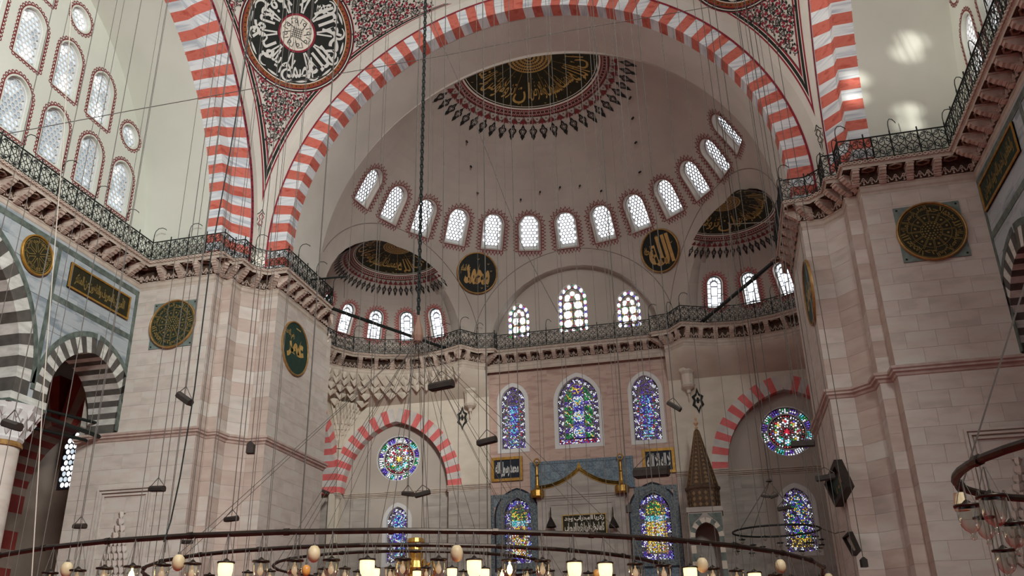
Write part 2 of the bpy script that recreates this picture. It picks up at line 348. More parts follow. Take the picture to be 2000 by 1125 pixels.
# coffer boss
kb = MB(); hexo = circ(0, 0, .34, 6, .26, pi/6); hexi = circ(0, 0, .24, 6, .18, pi/6)
down = lambda u, v, w_: V((u, v, -w_))
kb.ring(down, hexo, hexi, .07, 0, 0); kb.poly(down, circ(0, 0, .16, 8, .12), .05, 1, 0); kb.poly(down, circ(0, 0, .05, 6), .11, 1, .05)
COF = kb.mesh('coffer', [carved, recess])
# carved frieze motif
def frieze_piece(b, fr, L_):
    n = max(1, int(L_/.34))
    for i in range(n):
        u = (i+.5)*L_/n; s = L_/n*.46
        b.strip(fr, [(u-s, .06), (u-s*.5, .24), (u, .10), (u+s*.5, .24), (u+s, .06)], .045, .05, 0, w0=0)
        b.ring(fr, circ(u, .28, s*.42, 8, .09), circ(u, .28, s*.2, 8, .04), .05, 0, 0)
        b.poly(fr, [(u-.05, .02), (u, -.03+.02), (u+.05, .02), (u, .09)], .05, 0, 0)
for si, (nm, i0, i1) in enumerate(SECT):
    pts = sect(i0, i1); root = empty('trim_%d' % (si+1), (pts[0][0][0], pts[0][0][1], 23), 'carved stone gallery cornice on brackets along the '+nm, 'cornice', kind='structure')
    b = MB(); loft(b, pts, [(t, dz, 0) for t, dz in PROF], 0)
    loft(b, pts, [(.06, .07, 0), (.06, None, 23.67), (.93, None, 23.68)], 2); loft(b, pts, [(.93, None, 23.67), (.93, None, 23.8), (1.0, None, 23.86), (1.0, None, 24.0), (.9, None, 24.02)], 1)
    # walkway floor
    P = []; c0 = V((0, 46))
    for W, Rr, zb, _ in pts:
        d = V(W)-V(Rr); d = d.normalized()*2.6; P += [(Rr[0], Rr[1], 24.01), (W[0]+d.x, W[1]+d.y, 24.01)]
    if nm != 'left wall' and nm != 'right wall': b.add(P, [(2*i, 2*i+1, 2*i+3, 2*i+2) for i in range(len(pts)-1)], 1)
    else:
        s = -1 if 'left' in nm else 1; b.add([(s*21.66, 4, 24.01), (s*23.2, 4, 24.01), (s*23.2, 39.6, 24.01), (s*21.66, 39.6, 24.01)], [(0, 1, 2, 3)], 1)
    b.build('moulding', [slabm, slabm, recess], root)
    vis = [p for p in pts]
    if nm.endswith('wall'): vis = [((p[0][0], max(p[0][1], 18)), (p[1][0], max(p[1][1], 18)), p[2], p[3]) for p in vis]
    # brackets + coffers
    Wp = [p[0] for p in vis]; zbs = [p[2] for p in vis]
    fz = MB(); ringb = MB()
    for k, (a, c) in enumerate(zip(vis, vis[1:])):
        wa, wc, ra, rc = V(a[0]), V(c[0]), V(a[1]), V(c[1]); Lw = (wc-wa).length; zb = (a[2]+c[2])/2; Lr = (rc-ra).length
        n = max(1, round(max(Lw, Lr)/1.15)) if max(Lw, Lr) > .8 else 1
        tdir = (wc-wa).normalized() if Lw > .05 else (rc-ra).normalized(); nrm = V((tdir.y, -tdir.x))
        if nrm.dot((ra+rc)-(wa+wc)) < 0: nrm = -nrm
        hz = 23.68-(zb+.06); kz = hz/.70
        for j in range(n):
            t = (j+.5)/n if n > 1 or max(Lw, Lr) > .8 else 0.5
            if j == 0 and not (nm.endswith('wall')): ts = [0.0, t] if n == 1 and max(Lw, Lr) > 1.6 else [t]
            else: ts = [t]
            for t in ts:
                r0_ = ra.lerp(rc, t); w0_ = wa.lerp(wc, t)
                if Lr > 1.3 and Lw > 1.3: w0_ = r0_-nrm*((ra-wa).dot(nrm)*(1-t)+(rc-wc).dot(nrm)*t)
                dd = r0_-w0_
                if dd.length < .1: continue
                ang = math.atan2(dd.y, dd.x); sx = dd.length*.93/.82
                Mx = Matrix.Translation((w0_.x, w0_.y, zb+.06)) @ Matrix.Rotation(ang, 4, 'Z') @ Matrix.Diagonal((sx, 1, kz, 1))
                link('console', CONS, root, Mx)
        for j in range(n):
            t = (j+1)/n
            if t > .999 and n == 1: continue
            r0_ = ra.lerp(rc, t); w0_ = wa.lerp(wc, t)
            if Lr > 1.3 and Lw > 1.3: w0_ = r0_-nrm*((ra-wa).dot(nrm)*(1-t)+(rc-wc).dot(nrm)*t)
            mid = w0_.lerp(r0_, .55); dd = r0_-w0_
            Mx = Matrix.Translation((mid.x, mid.y, 23.68)) @ Matrix.Rotation(math.atan2(dd.y, dd.x)-pi/2, 4, 'Z')
            link('coffer', COF, root, Mx)
        if Lw > .2:
            fr = frame((wa.x+nrm.x*.1, wa.y+nrm.y*.1, zb+.07), (tdir.x, tdir.y, 0), (0, 0, 1)) if V((tdir.x, tdir.y, 0)).cross(V((0, 0, 1))).dot(V((nrm.x, nrm.y, 0))) > 0 else frame((wc.x+nrm.x*.1, wc.y+nrm.y*.1, zb+.07), (-tdir.x, -tdir.y, 0), (0, 0, 1))
            frieze_piece(fz, fr, Lw)
        # ring chain edge under the railing
        if Lr > .1:
            td = (rc-ra).normalized(); nn = V((td.y, -td.x)); nn = nn if nn.dot(nrm) > 0 or Lw < .05 else -nn
            q = max(1, round(Lr/.24))
            for j in range(q):
                m2 = ra.lerp(rc, (j+.5)/q); fr = frame((m2.x+nn.x*.01, m2.y+nn.y*.01, 23.94), (td.x, td.y, 0), (0, 0, 1))
                s_ = 1 if V((td.x, td.y, 0)).cross(V((0, 0, 1))).dot(V((nn.x, nn.y, 0))) > 0 else -1
                f2 = (lambda fr, s_: (lambda u, v, w_=0: fr(u, v, w_*s_)))(fr, s_)
                ringb.ring(f2, circ(0, 0, .12, 8, .10), circ(0, 0, .06, 8, .05), .05, 0, 0)
    fz.build('carved_frieze', carved_l, root); ringb.build('ring_moulding', carved_l, root)

# ---------------- piers (walls from the floor to the gallery)
PP = [(XW, 39.5), (17.6, 39.5), (17.58, 40.4), (17.0, 40.4), (17.0, 41.45), (16.15, 42.4), (15.05, 42.4), (15.05, 50.0)]
def shrink(p, d=.12): return p
for s, sn in ((-1, 'left'), (1, 'right')):
    for lvl, z0, z1, lab in (('upper', 13.75, 22.45, 'tall pale marble pier wall above the string moulding on the '+sn), ('lower', 0, 13.35, 'marble pier wall below the string moulding on the '+sn)):
        root = empty('wall_pier_%s_%s' % (lvl, sn), (s*19, 40, z0), lab, 'pier', kind='structure')
        P = list(PP)
        if lvl == 'lower': P[0] = (25.2, 39.5)
        pl = [(s*x, y+.12 if i < 7 else y) for i, (x, y) in enumerate(P)]
        core = MB(); top = [(s*x, y, z1+.2) for x, y in [(P[0][0], P[0][1]+.12), (17.6+.0, 39.62), (17.64, 40.52), (17.1, 40.52), (17.12, 41.55), (16.2, 42.52), (15.17, 42.52), (15.17, 50), (24, 50), (24, 44), (P[0][0], 44)]]
        nn = len(top); bot = [(x, y, z0) for x, y, z in top]
        core.add(top+bot, [(i, (i+1) % nn, nn+(i+1) % nn, nn+i) for i in range(nn)]+[tuple(range(nn))]); core.build('pier_core', stone, root)
        pts = [(s*x, y) for x, y in P]
        segs = list(zip(pts, pts[1:])); 
        zs = z0 if lvl == 'upper' else 3.0
        for a, c in segs:
            L_ = math.hypot(a[0]-c[0], a[1]-c[1])
            if s > 0: a, c = c, a
            d = V((c[0]-a[0], c[1]-a[1], 0)).normalized(); nr = d.cross(V((0, 0, 1))); o = nr*-.014
            clad(root, (a[0]+o.x, a[1]+o.y), (c[0]+o.x, c[1]+o.y), zs, z1, .82, 1.35, stone if L_ > 3 else [stone, stone2, stone2], th=.014)
        # jamb of lower pier into the aisle
        jb = MB(); jb.box(wallXL(0), 39.6, 41.0, z0, z1, s*P[0][0]-.05, s*P[0][0]+.05); jb.build('jamb', stone, root)
    # string moulding between
    root = empty('trim_%s' % ('8' if s < 0 else '9'), (s*19, 39.5, 13.4), 'pinkish string moulding around the %s pier' % sn, 'moulding', kind='structure')
    b = MB(); P = [(25.3, 39.5)]+PP[1:]
    prof = [(0, 13.3), (.06, 13.34), (.1, 13.44), (.22, 13.5), (.22, 13.58), (.3, 13.64), (.3, 13.76), (.0, 13.84)]
    Q = []
    for i, p in enumerate(P):
        a = V(P[i-1]) if i else None; c = V(P[i+1]) if i < len(P)-1 else None; p = V(p); nsum = V((0, 0))
        for q0, q1 in ((a, p), (p, c)):
            if q0 is None or q1 is None: continue
            d = (q1-q0).normalized(); nsum += V((d.y*1, -d.x))*(-1) if False else V((d.y, -d.x))*-1
        nsum = nsum.normalized()
        if i == 0: nsum = V((0, -1))
        if i == len(P)-1: nsum = V((-1, 0))
        for t, z in prof: q = p+nsum*t*1.15; Q.append((s*q.x, q.y, z))
    m = len(prof); b.add(Q, [(i*m+j, i*m+j+1, (i+1)*m+j+1, (i+1)*m+j) for i in range(len(P)-1) for j in range(m-1)])
    b.build('string_moulding', mat('pinkish_moulding_'+sn, (196, 178, 166), (176, 154, 144), 2, rough=.6), root)

# ---------------- upper white walls of the piers above the gallery, up to the arches
for s, sn in ((-1, 'left'), (1, 'right')):
    b = MB()
    P = [(s*16.85, 41.5), (s*16.75, 42.38), (s*16.1, 42.4)]
    b.add([(x, y, z) for z in (23.9, 27.2) for x, y in P], [(0, 1, 4, 3), (1, 2, 5, 4)])
    tag(b.build('wall_pendentive_foot_'+sn, plaster_w), 'white plaster corner strip where the two %s arches meet' % sn, 'wall', kind='structure')
# ---------------- arches
def arch(root, plane, sc_, zc, e, prof, t0, t1, n, mats, zleg=None, nleg=0, name='voussoir', sides=(-1, 1), sub=2, start=0):
    """plane(s,z,d); sc_ centre coordinate; prof list (r,d)"""
    m = len(prof)
    for sg in sides:
        tc = math.acos(max(-1, min(1, e/prof[0][0])))
        T1 = t1 if t1 is not None else tc
        items = [('t', t0+(T1-t0)*i/n, t0+(T1-t0)*(i+1)/n) for i in range(n)]
        if nleg: items = [('z', zleg+(zc-zleg)*i/nleg, zleg+(zc-zleg)*(i+1)/nleg) for i in range(nleg)]+items
        for k, (ty, a, c) in enumerate(items):
            P = []; st = sub+1
            for j in range(st):
                q = a+(c-a)*j/(st-1)
                for r, d in prof:
                    if ty == 't': P.append(plane(sc_+sg*(-e+r*cos(q)), zc+r*sin(q), d))
                    else: P.append(plane(sc_+sg*(-e+r), q, d))
            F = [(j*m+i, j*m+(i+1) % m, (j+1)*m+(i+1) % m, (j+1)*m+i) for j in range(st-1) for i in range(m)]+[tuple(range(m)), tuple(range((st-1)*m, st*m))[::-1]]
            me = bpy.data.meshes.new(name); me.from_pydata([tuple(p) for p in P], [], F); me.materials.append(mats[(k+start) % 2]); link(name, me, root)
PY = lambda s, z, d: V((s, d, z))
ARM = ar = empty('striped_mihrab_arch', (0, 42.4, 24), 'great arch of red and white striped blocks across the front of the half dome', 'arch')
arch(ar, PY, 0, 25.6, .25, [(14.85+.25, 42.4), (16.3, 42.4), (16.3, 43.4), (15.1, 43.4)], 0, None, 39, [white_v, red_v], 24.0, 3)
for s, sn in ((-1, 'left'), (1, 'right')):
    PX = (lambda s: (lambda a, z, d: V((s*d, a, z))))(s)
    ar = empty('striped_side_arch', (s*17.5, 25.8, 24), 'great arch of red and white striped blocks on the %s side of the hall' % sn, 'arch', 'striped arches at the sides of the hall')
    arch(ar, PX, 25.8, 25.6, 0, [(13.7, 18.55), (13.7, 17.55), (14.7, 17.55), (15.75, 16.87), (15.75, 18.55)], 0, pi/2, 38, [red_v, white_v], 24.0, 3, sides=(1,))
    arch(ar, PX, 25.8, 25.6, 0, [(13.7, 18.55), (13.7, 17.55), (14.7, 17.55), (15.75, 16.87), (15.75, 18.55)], R_(45), pi/2, 19, [white_v, red_v], sides=(-1,))
    # dark red painted border band with small lozenges
    b = MB(); n = 60; P = []
    def band(r0, r1, d0, d1, mi, a1=pi*.75, z0=True):
        P = []; k = 64
        if z0: P += [PX(25.8+r0, 24, d0), PX(25.8+r1, 24, d1)]
        for i in range(k+1): t = a1*i/k; P += [PX(25.8+r0*cos(t), 25.6+r0*sin(t), d0), PX(25.8+r1*cos(t), 25.6+r1*sin(t), d1)]
        b.add(P, [(2*i, 2*i+1, 2*i+3, 2*i+2) for i in range(len(P)//2-1)], mi)
    band(15.75, 15.98, 16.84, 16.80, 0)
    for i in range(150):
        t = pi*.7*(i+.5)/150; 
        if i % 3 == 0: continue
        P = []
        for dr, dt in ((-.07, 0), (0, .0045), (.07, 0), (0, -.0045)): P.append(PX(25.8+(15.865+dr)*cos(t+dt), 25.6+(15.865+dr)*sin(t+dt), 16.80))
        b.add(P, [(0, 1, 2, 3)], 1)
    b.build('painted_border', [maroon, blackp], ar)
    # white band up to the pendentive
    b = MB(); band(15.98, 16.6, 16.81, 16.86, 0)
    tag(b.build('trim_%d' % (10 if s < 0 else 11), plaster_w), 'white plaster band along the %s side arch' % sn, 'wall', kind='structure')
    # plaster barrel behind the side arch
    b = MB(); k = 40; P = [PX(25.8+13.7, 24, 18.5), PX(25.8+13.7, 24, XW+.4)]
    for i in range(k+1): t = pi*.8*i/k; P += [PX(25.8+13.7*cos(t), 25.6+13.7*sin(t), 18.5), PX(25.8+13.7*cos(t), 25.6+13.7*sin(t), XW+.4)]
    b.add(P, [(2*i, 2*i+1, 2*i+3, 2*i+2) for i in range(len(P)//2-1)])
    tag(b.build('ceiling_side_vault_'+sn, plaster, smooth=True), 'deep plastered vault between the %s striped arch and its window wall' % sn, 'vault', kind='structure')
# face ring of mihrab arch + purple outline + barrel behind
b = MB()
def ringY(b, r0, r1, y0, y1, mi, e0=.25, zl=24.0, cx=0, zc=25.6, k=40):
    for sg in (-1, 1):
        P = []
        if zl is not None: P += [(cx+sg*(-e0+r0), y0, zl), (cx+sg*(-e0+r1), y1, zl)]
        for i in range(k+1):
            t = math.acos(e0/r0)*i/k; P += [(cx+sg*(-e0+r0*cos(t)), y0, zc+r0*sin(t)), (cx+sg*(-e0+r1*cos(t)), y1, zc+r1*sin(t))]
        b.add(P, [(2*i, 2*i+1, 2*i+3, 2*i+2) for i in range(len(P)//2-1)], mi)
ringY(b, 16.3, 17.1, 42.395, 42.4, 0)
tag(b.build('trim_12', plaster_w), 'white plaster band above the striped mihrab arch', 'wall', kind='structure')
b = MB(); ringY(b, 16.28, 16.40, 42.37, 42.37, 0); b.build('painted_arch_outline', maroon, ARM)
b = MB(); ringY(b, 15.12, 15.12, 43.38, 47.0, 0); tag(b.build('ceiling_barrel', plaster_w, smooth=True), 'smooth plaster barrel between the striped arch and the half dome', 'vault', kind='structure')

# ---------------- half dome shell with window and arch openings
WAZ = [R_(13.32*k) for k in range(-6, 7)]; WEL = R_(32.2)
def arch_outline(w_, h, n=10, point=0.):
    r = w_/2; P = [(-r, 0), (r, 0)]
    if point: 
        rr = r*(1+point); e = rr-r; T = math.acos(e/rr); hz = h-rr*sin(T)
        P += [(-e+rr*cos(T*i/n), hz+rr*sin(T*i/n)) for i in range(n+1)]+[(e-rr*cos(T*(n-i)/n), hz+rr*sin(T*(n-i)/n)) for i in range(1, n+1)]
    else: P += [(r*cos(pi*i/n), h-r+r*sin(pi*i/n)) for i in range(n+1)]
    return P
def dome_frame(c, r, az, el, sphm=False):
    p = sph(c, r, az, el); en = (V(c)-p).normalized(); ey = (V((0, 0, 1))-en*en.z).normalized(); ex = ey.cross(en)
    return frame(p, ex, ey, (c, r) if sphm else None)
def shell(c, r0, r1, az0, az1, na, ne, el1=pi/2, zdown=None, flip=False):
    b = MB(); c = V(c)
    P = []; rows = []
    els = [None]+[el1*i/ne for i in range(ne+1)]
    for rr in (r0, r1):
        g = []
        for e in els:
            row = []
            for j in range(na+1):
                a = az0+(az1-az0)*j/na
                p = (c+V((sin(a)*rr, cos(a)*rr, zdown-c.z))) if e is None else sph(c, rr, a, min(e, pi/2-.0006))
                row.append(len(P)); P.append(tuple(p))
            g.append(row)
        rows.append(g)
    F = []
    for k, g in enumerate(rows):
        for i in range(len(els)-1):
            for j in range(na):
                q = (g[i][j], g[i][j+1], g[i+1][j+1], g[i+1][j]); F.append(q if k else q[::-1])
    a, c2 = rows; E_ = len(els)
    for j in range(na): F.append((a[0][j], a[0][j+1], c2[0][j+1], c2[0][j]))
    for j in range(na): F.append((a[-1][j], c2[-1][j], c2[-1][j+1], a[-1][j+1]))
    for i in range(E_-1): F.append((a[i][0], c2[i][0], c2[i+1][0], a[i+1][0])); F.append((a[i][na], a[i+1][na], c2[i+1][na], c2[i][na]))
    b.add(P, F); return b
def prism_cut(b, fr, pts, w0, w1):
    n = len(pts); P = [fr(p[0], p[1], w0) for p in pts]+[fr(p[0], p[1], w1) for p in pts]
    b.add(P, [tuple(range(n))[::-1], tuple(range(n, 2*n))]+[(i, (i+1) % n, n+(i+1) % n, n+i) for i in range(n)])
base = shell(DC, DR, DR+1.3, -pi/2, pi/2, 56, 26, zdown=23.9)
cut = MB()
SW, SH = 1.62, 2.75
for az in WAZ: prism_cut(cut, dome_frame(DC, DR, az, WEL), [(x, y-SH/2) for x, y in arch_outline(SW, SH)], -1.0, .8)
def cyl_pts(r, n=40): return circ(0, 0, r, n)
ARCS = [(0, 6.55), (-EXA, 6.55), (EXA, 6.55)]
for az, r in ARCS:
    d = V((sin(az), cos(az), 0)); fr = frame(DC+d*(8 if az else 10)+V((0, 0, 24.45-DC.z)), V((0, 0, 1)).cross(-d) , (0, 0, 1)); prism_cut(cut, fr, cyl_pts(r), -9, 0)
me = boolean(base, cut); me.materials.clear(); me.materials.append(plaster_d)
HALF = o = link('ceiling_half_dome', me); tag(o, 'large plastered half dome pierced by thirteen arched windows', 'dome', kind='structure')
# reveal rings and tympanum of the mihrab bay
b = MB(); k = 40; P = []
for i in range(k+1):
    t = pi*i/k; x, z = 6.53*cos(t), 24.45+6.53*sin(t); dz = z-25.6; y0 = 47+math.sqrt(max(0, 15.4**2-x*x-max(0, dz)**2)); P += [(x, min(y0, 61.6), z), (x, 61.95, z)]
b.add(P, [(2*i, 2*i+1, 2*i+3, 2*i+2) for i in range(k)])
YT = 61.7
TW = [(-5.15+0, 2.0, 0), (0, 0, 0), (5.1, 0, 0)]
tw = [(1013, 655, 1.75, 2.95), (1120, 643, 2.3, 4.1), (1230, 634, 1.8, 3.1)]
tymb = MB(); tymb.box(wallY(YT), -7.2, 7.2, 23.9, 31.6, -.5, 0); tc = MB(); TWF = []
for px, py, w_, h in tw:
    p = aty(px, py, YT); TWF.append((p.x, p.z-.15, w_, h)); prism_cut(tc, wallY(YT, p.x, p.z-.15), arch_outline(w_, h, 8, .25), -.3, .3)
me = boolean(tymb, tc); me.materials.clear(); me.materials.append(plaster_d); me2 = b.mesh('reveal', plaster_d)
root = tag(link('wall_mihrab_tympanum', me), 'plastered arched wall above the mihrab with three stained windows', 'wall', kind='structure'); link('arch_reveal', me2, root)
# thin painted outlines round the three arches of the half dome
for i_, (az, r) in enumerate(ARCS):
    d = V((sin(az), cos(az), 0)); ex = V((0, 0, 1)).cross(-d); P = []
    for i in range(61):
        t = pi*(.03+.94*i/60); q = ex*(7.75*cos(t)); z = 24.45+7.75*sin(t); rr = math.sqrt(max(0, (DR-.02)**2-max(0, z-25.6)**2)); h2 = rr*rr-q.length_squared
        if h2 < 0: continue
        p = V((DC.x, DC.y, 0))+q+d*math.sqrt(h2); P.append((p.x, p.y, z))
    if az: P = [p for p in P if p[1] > 47.2 and abs(p[0]) < 14.8]
    b = MB(); b.tube(P, .022, 4); b.build('painted_arch_line', mat('line_%d' % i_, (120, 110, 104), rough=.9), HALF)
for i, (x, y) in enumerate(((911, 275), (919, 324), (932, 376), (1017, 389), (1055, 374), (1094, 365), (1133, 362), (1175, 372), (1232, 189), (1237, 229), (1243, 277), (1251, 335))):
    d = ray(x, y).normalized(); o_ = CAM-DC; bq = o_.dot(d); t_ = -bq+math.sqrt(bq*bq-o_.length_squared+DR*DR); p = CAM+d*t_; b = MB(); b.tube([p, p+(DC-p).normalized()*.25], .07, 6); b.build('ceiling_hook', blackp, HALF)
# ---------------- exedra domes
EXC = {}
for s, sn in ((-1, 'left'), (1, 'right')):
    E = V((s*EXD*sin(EXA), 47+EXD*cos(EXA), 24.5)); EXC[s] = E; ax = s*EXA
    base = shell(E, EXR, EXR+.5, ax-R_(118), ax+R_(118), 56, 20, zdown=23.9)
    cut = MB(); wz = []
    for k in range(-3, 4):
        az = ax-s*R_(24*k)*1.0
        p = sph(E, EXR, az, R_(21.5)); wz.append(az)
        if (p-DC).length > DR+.9: prism_cut(cut, dome_frame(E, EXR, az, R_(21.5)), [(x, y-1.2) for x, y in arch_outline(1.12, 2.35)], -.32, .5)
    prism_cut(cut, lambda u, v, w_, E=E: V((0, 47, 0))+V((u, v, w_)), circ(0, 0, 15.25, 64), 18, 40) if False else None
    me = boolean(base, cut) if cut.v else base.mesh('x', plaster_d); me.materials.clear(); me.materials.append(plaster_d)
    bm = bmesh.new(); bm.from_mesh(me)
    dl = [f for f in bm.faces if all(((v.co.x)**2+(v.co.y-47)**2+max(0, v.co.z-25.6)**2) < (DR+.75)**2 for v in f.verts)]
    bmesh.ops.delete(bm, geom=dl, context='FACES'); bm.to_mesh(me); bm.free()
    tag(link('ceiling_exedra_dome_'+sn, me), 'small plastered half dome of the %s corner exedra' % sn, 'dome', kind='structure')

# ---------------- pendentives
SC = V((0, 25.8, 25.7)); SR = 23.6
def azlim(el, off=0.):
    c = SR*cos(el); a0 = math.acos(min(1, 16.6/c)); a1 = math.asin(min(1, 16.86/c)); return a0+off/c, a1-off/c
for s, sn in ((-1, 'left'), (1, 'right')):
    b = MB(); P = []; ne, na = 40, 16
    for i in range(ne+1):
        el = R_(1.0+44.6*i/ne); a0, a1 = azlim(el)
        if i == ne: a0, a1 = 0, pi/2
        for j in range(na+1): P.append(tuple(sph(SC, SR, s*(a0+(a1-a0)*j/na), el)))
    b.add(P, [(i*(na+1)+j, i*(na+1)+j+1, (i+1)*(na+1)+j+1, (i+1)*(na+1)+j) for i in range(ne) for j in range(na)])
    pen = tag(b.build('ceiling_pendentive_'+sn, plaster_w, smooth=True), 'curved triangular pendentive between the front arch and the %s arch' % sn, 'pendentive', kind='structure')
b = MB(); b.lathe((0, 25.8, 0), [(16.9, 42.2), (16.6, 42.6), (16.4, 44), (15, 49), (11, 54), (5, 57), (.01, 58)], 48)
tag(b.build('ceiling_main_dome', plaster_w, smooth=True), 'main dome above the hall', 'dome', kind='structure')
# =================================================================== WINDOWS (builders)
def offset_outline(P, d):
    n = len(P); out = []
    for i in range(n):
        a, p, c = V(P[i-1]), V(P[i]), V(P[(i+1) % n]); e1 = (p-a); e2 = (c-p)
        e1 = e1.normalized() if e1.length > 1e-6 else e2.normalized(); e2 = e2.normalized() if e2.length > 1e-6 else e1
        n1 = V((e1.y, -e1.x)); n2 = V((e2.y, -e2.x)); m = (n1+n2); m = m.normalized() if m.length > 1e-6 else n1
        out.append(tuple(p+m*(d/max(.5, m.dot(n1)))))
    return out
def inside(P, x, y):
    r = False; n = len(P)
    for i in range(n):
        (x1, y1), (x2, y2) = P[i-1], P[i]
        if (y1 > y) != (y2 > y) and x < (x2-x1)*(y-y1)/(y2-y1)+x1: r = not r
    return r
def resample(P, step):
    n = len(P); segs = [(V(P[i]), V(P[(i+1) % n])) for i in range(n)]; L_ = sum((c-a).length for a, c in segs); k = max(3, round(L_/step)); st = L_/k
    out = []; acc = st/2
    for a, c in segs:
        l = (c-a).length
        while acc < l: d = (c-a)/l; out.append((a+d*acc, V((d.y, -d.x)))); acc += st
        acc -= l
    return out, st
def petals(fr, outline, off, h, step, name, mats, parent, kind='flame'):
    b = MB(); O = offset_outline(outline, off)
    b.ring(fr, offset_outline(outline, off+.05), O, .014, 0)
    pts, st = resample(offset_outline(outline, off+.05), step)
    for p, nr in pts:
        t = V((-nr.y, nr.x)); w_ = st*.47
        def q(a, c): r = p+t*(a*w_)+nr*(c*h); return (r.x, r.y)
        if kind == 'flame':
            b.ring(fr, [q(-1, 0), q(-.95, .35), q(-.5, .62), q(0, 1), q(.5, .62), q(.95, .35), q(1, 0)], [q(-.62, .02), q(-.6, .33), q(-.28, .52), q(0, .7), q(.28, .52), q(.6, .33), q(.62, .02)], .014, 0)
            b.poly(fr, [q(-.25, .0), q(0, .42), q(.25, 0)], .015, 0)
            b.poly(fr, [q(.72, .3), q(1.0, .66), q(1.28, .3), q(1, .1)], .013, 0)
        else:
            b.ring(fr, [q(-1, 0), q(-1, .6), q(-.4, 1), q(.4, 1), q(1, .6), q(1, 0)], [q(-.5, .1), q(-.5, .5), q(-.2, .68), q(.2, .68), q(.5, .5), q(.5, .1)], .014, 0)
    return b.build(name, mats, parent)
def lattice_window(name, fr, outline, cell, depth, holef, framem, latm, pane_fn, label, parent_kind='structure', individual=True, border=None, hexhole=False):
    """recessed lattice of round or six-sided panes; pane_fn(u,v)->material"""
    root = empty(name, fr(0, 0, 0), label, 'window', kind=parent_kind)
    b = MB(); b.poly(fr, outline, -depth-.12, 0); b.ring(fr, outline, offset_outline(outline, -.07), -depth+.02, 0, -depth-.12); b.build('frame', framem, root)
    xs = [p[0] for p in outline]; ys = [p[1] for p in outline]; inn = offset_outline(outline, -.07-cell*.30)
    lat = MB(); R6 = cell/math.sqrt(3); stuff = MB(); r = cell*holef/2; PM = {}; j = 0; y = min(ys)+cell*.5
    while y < max(ys):
        x = min(xs)+cell*(.5 if j % 2 else 0)
        while x < max(xs)+cell:
            if inside(inn, x, y):
                n = 12; ho = circ(x, y, r, n, a0=pi/6); hexa = []
                for i in range(n):
                    a = pi/6+2*pi*i/n; q = (a-pi/6) % (pi/3); rr = R6*cos(pi/6)/cos(q-pi/6); hexa.append((x+rr*cos(a), y+rr*sin(a)))
                if hexhole: ho = [(x+(p[0]-x)*holef, y+(p[1]-y)*holef) for p in hexa]
                P = [fr(p[0], p[1], -depth) for p in hexa]+[fr(p[0], p[1], -depth) for p in ho]+[fr(p[0], p[1], -depth-.05) for p in ho]
                lat.add(P, [(i, (i+1) % n, n+(i+1) % n, n+i) for i in range(n)]+[(n+i, n+(i+1) % n, 2*n+(i+1) % n, 2*n+i) for i in range(n)])
                m = pane_fn(x, y)
                if individual:
                    if m.name not in PM:
                        d = MB(); d.poly(lambda u, v, w_: V((u, v, w_)), circ(0, 0, r*1.04, 10), 0, 0, -.02); PM[m.name] = d.mesh('pane', m)
                    o = fr(x, y, -depth-.07); ex = (fr(x+.01, y, -depth)-fr(x, y, -depth)).normalized(); ey = (fr(x, y+.01, -depth)-fr(x, y, -depth)).normalized(); en = ex.cross(ey)
                    link('pane', PM[m.name], root, Matrix(((ex.x, ey.x, en.x, o.x), (ex.y, ey.y, en.y, o.y), (ex.z, ey.z, en.z, o.z), (0, 0, 0, 1))))
                else: stuff.poly(fr, [(x+(p[0]-x)*1.03, y+(p[1]-y)*1.03) for p in ho][::2], -depth-.06, 0)
            x += cell
        y += cell*.866; j += 1
    lat.build('lattice', latm, root)
    if not individual and stuff.v: tag(stuff.build('panes', pane_fn(0, 0), root), kind='stuff')
    return root
def sidepane(bright):
    def f(x, y):
        k = math.sin(x*5.1+y*1.3)+math.sin(y*2.7-x*1.1)+random.uniform(-.5, .5)
        return sky_w if k+bright > 2.6 else sky_m if k+bright > .4 else sky_b
    return f
def plate_wall(name, fr, base, cut, m, label, rnd=None):
    me = boolean(base, cut); me.materials.clear(); me.materials.append(m); return tag(link(name, me), label, 'wall', kind='structure')
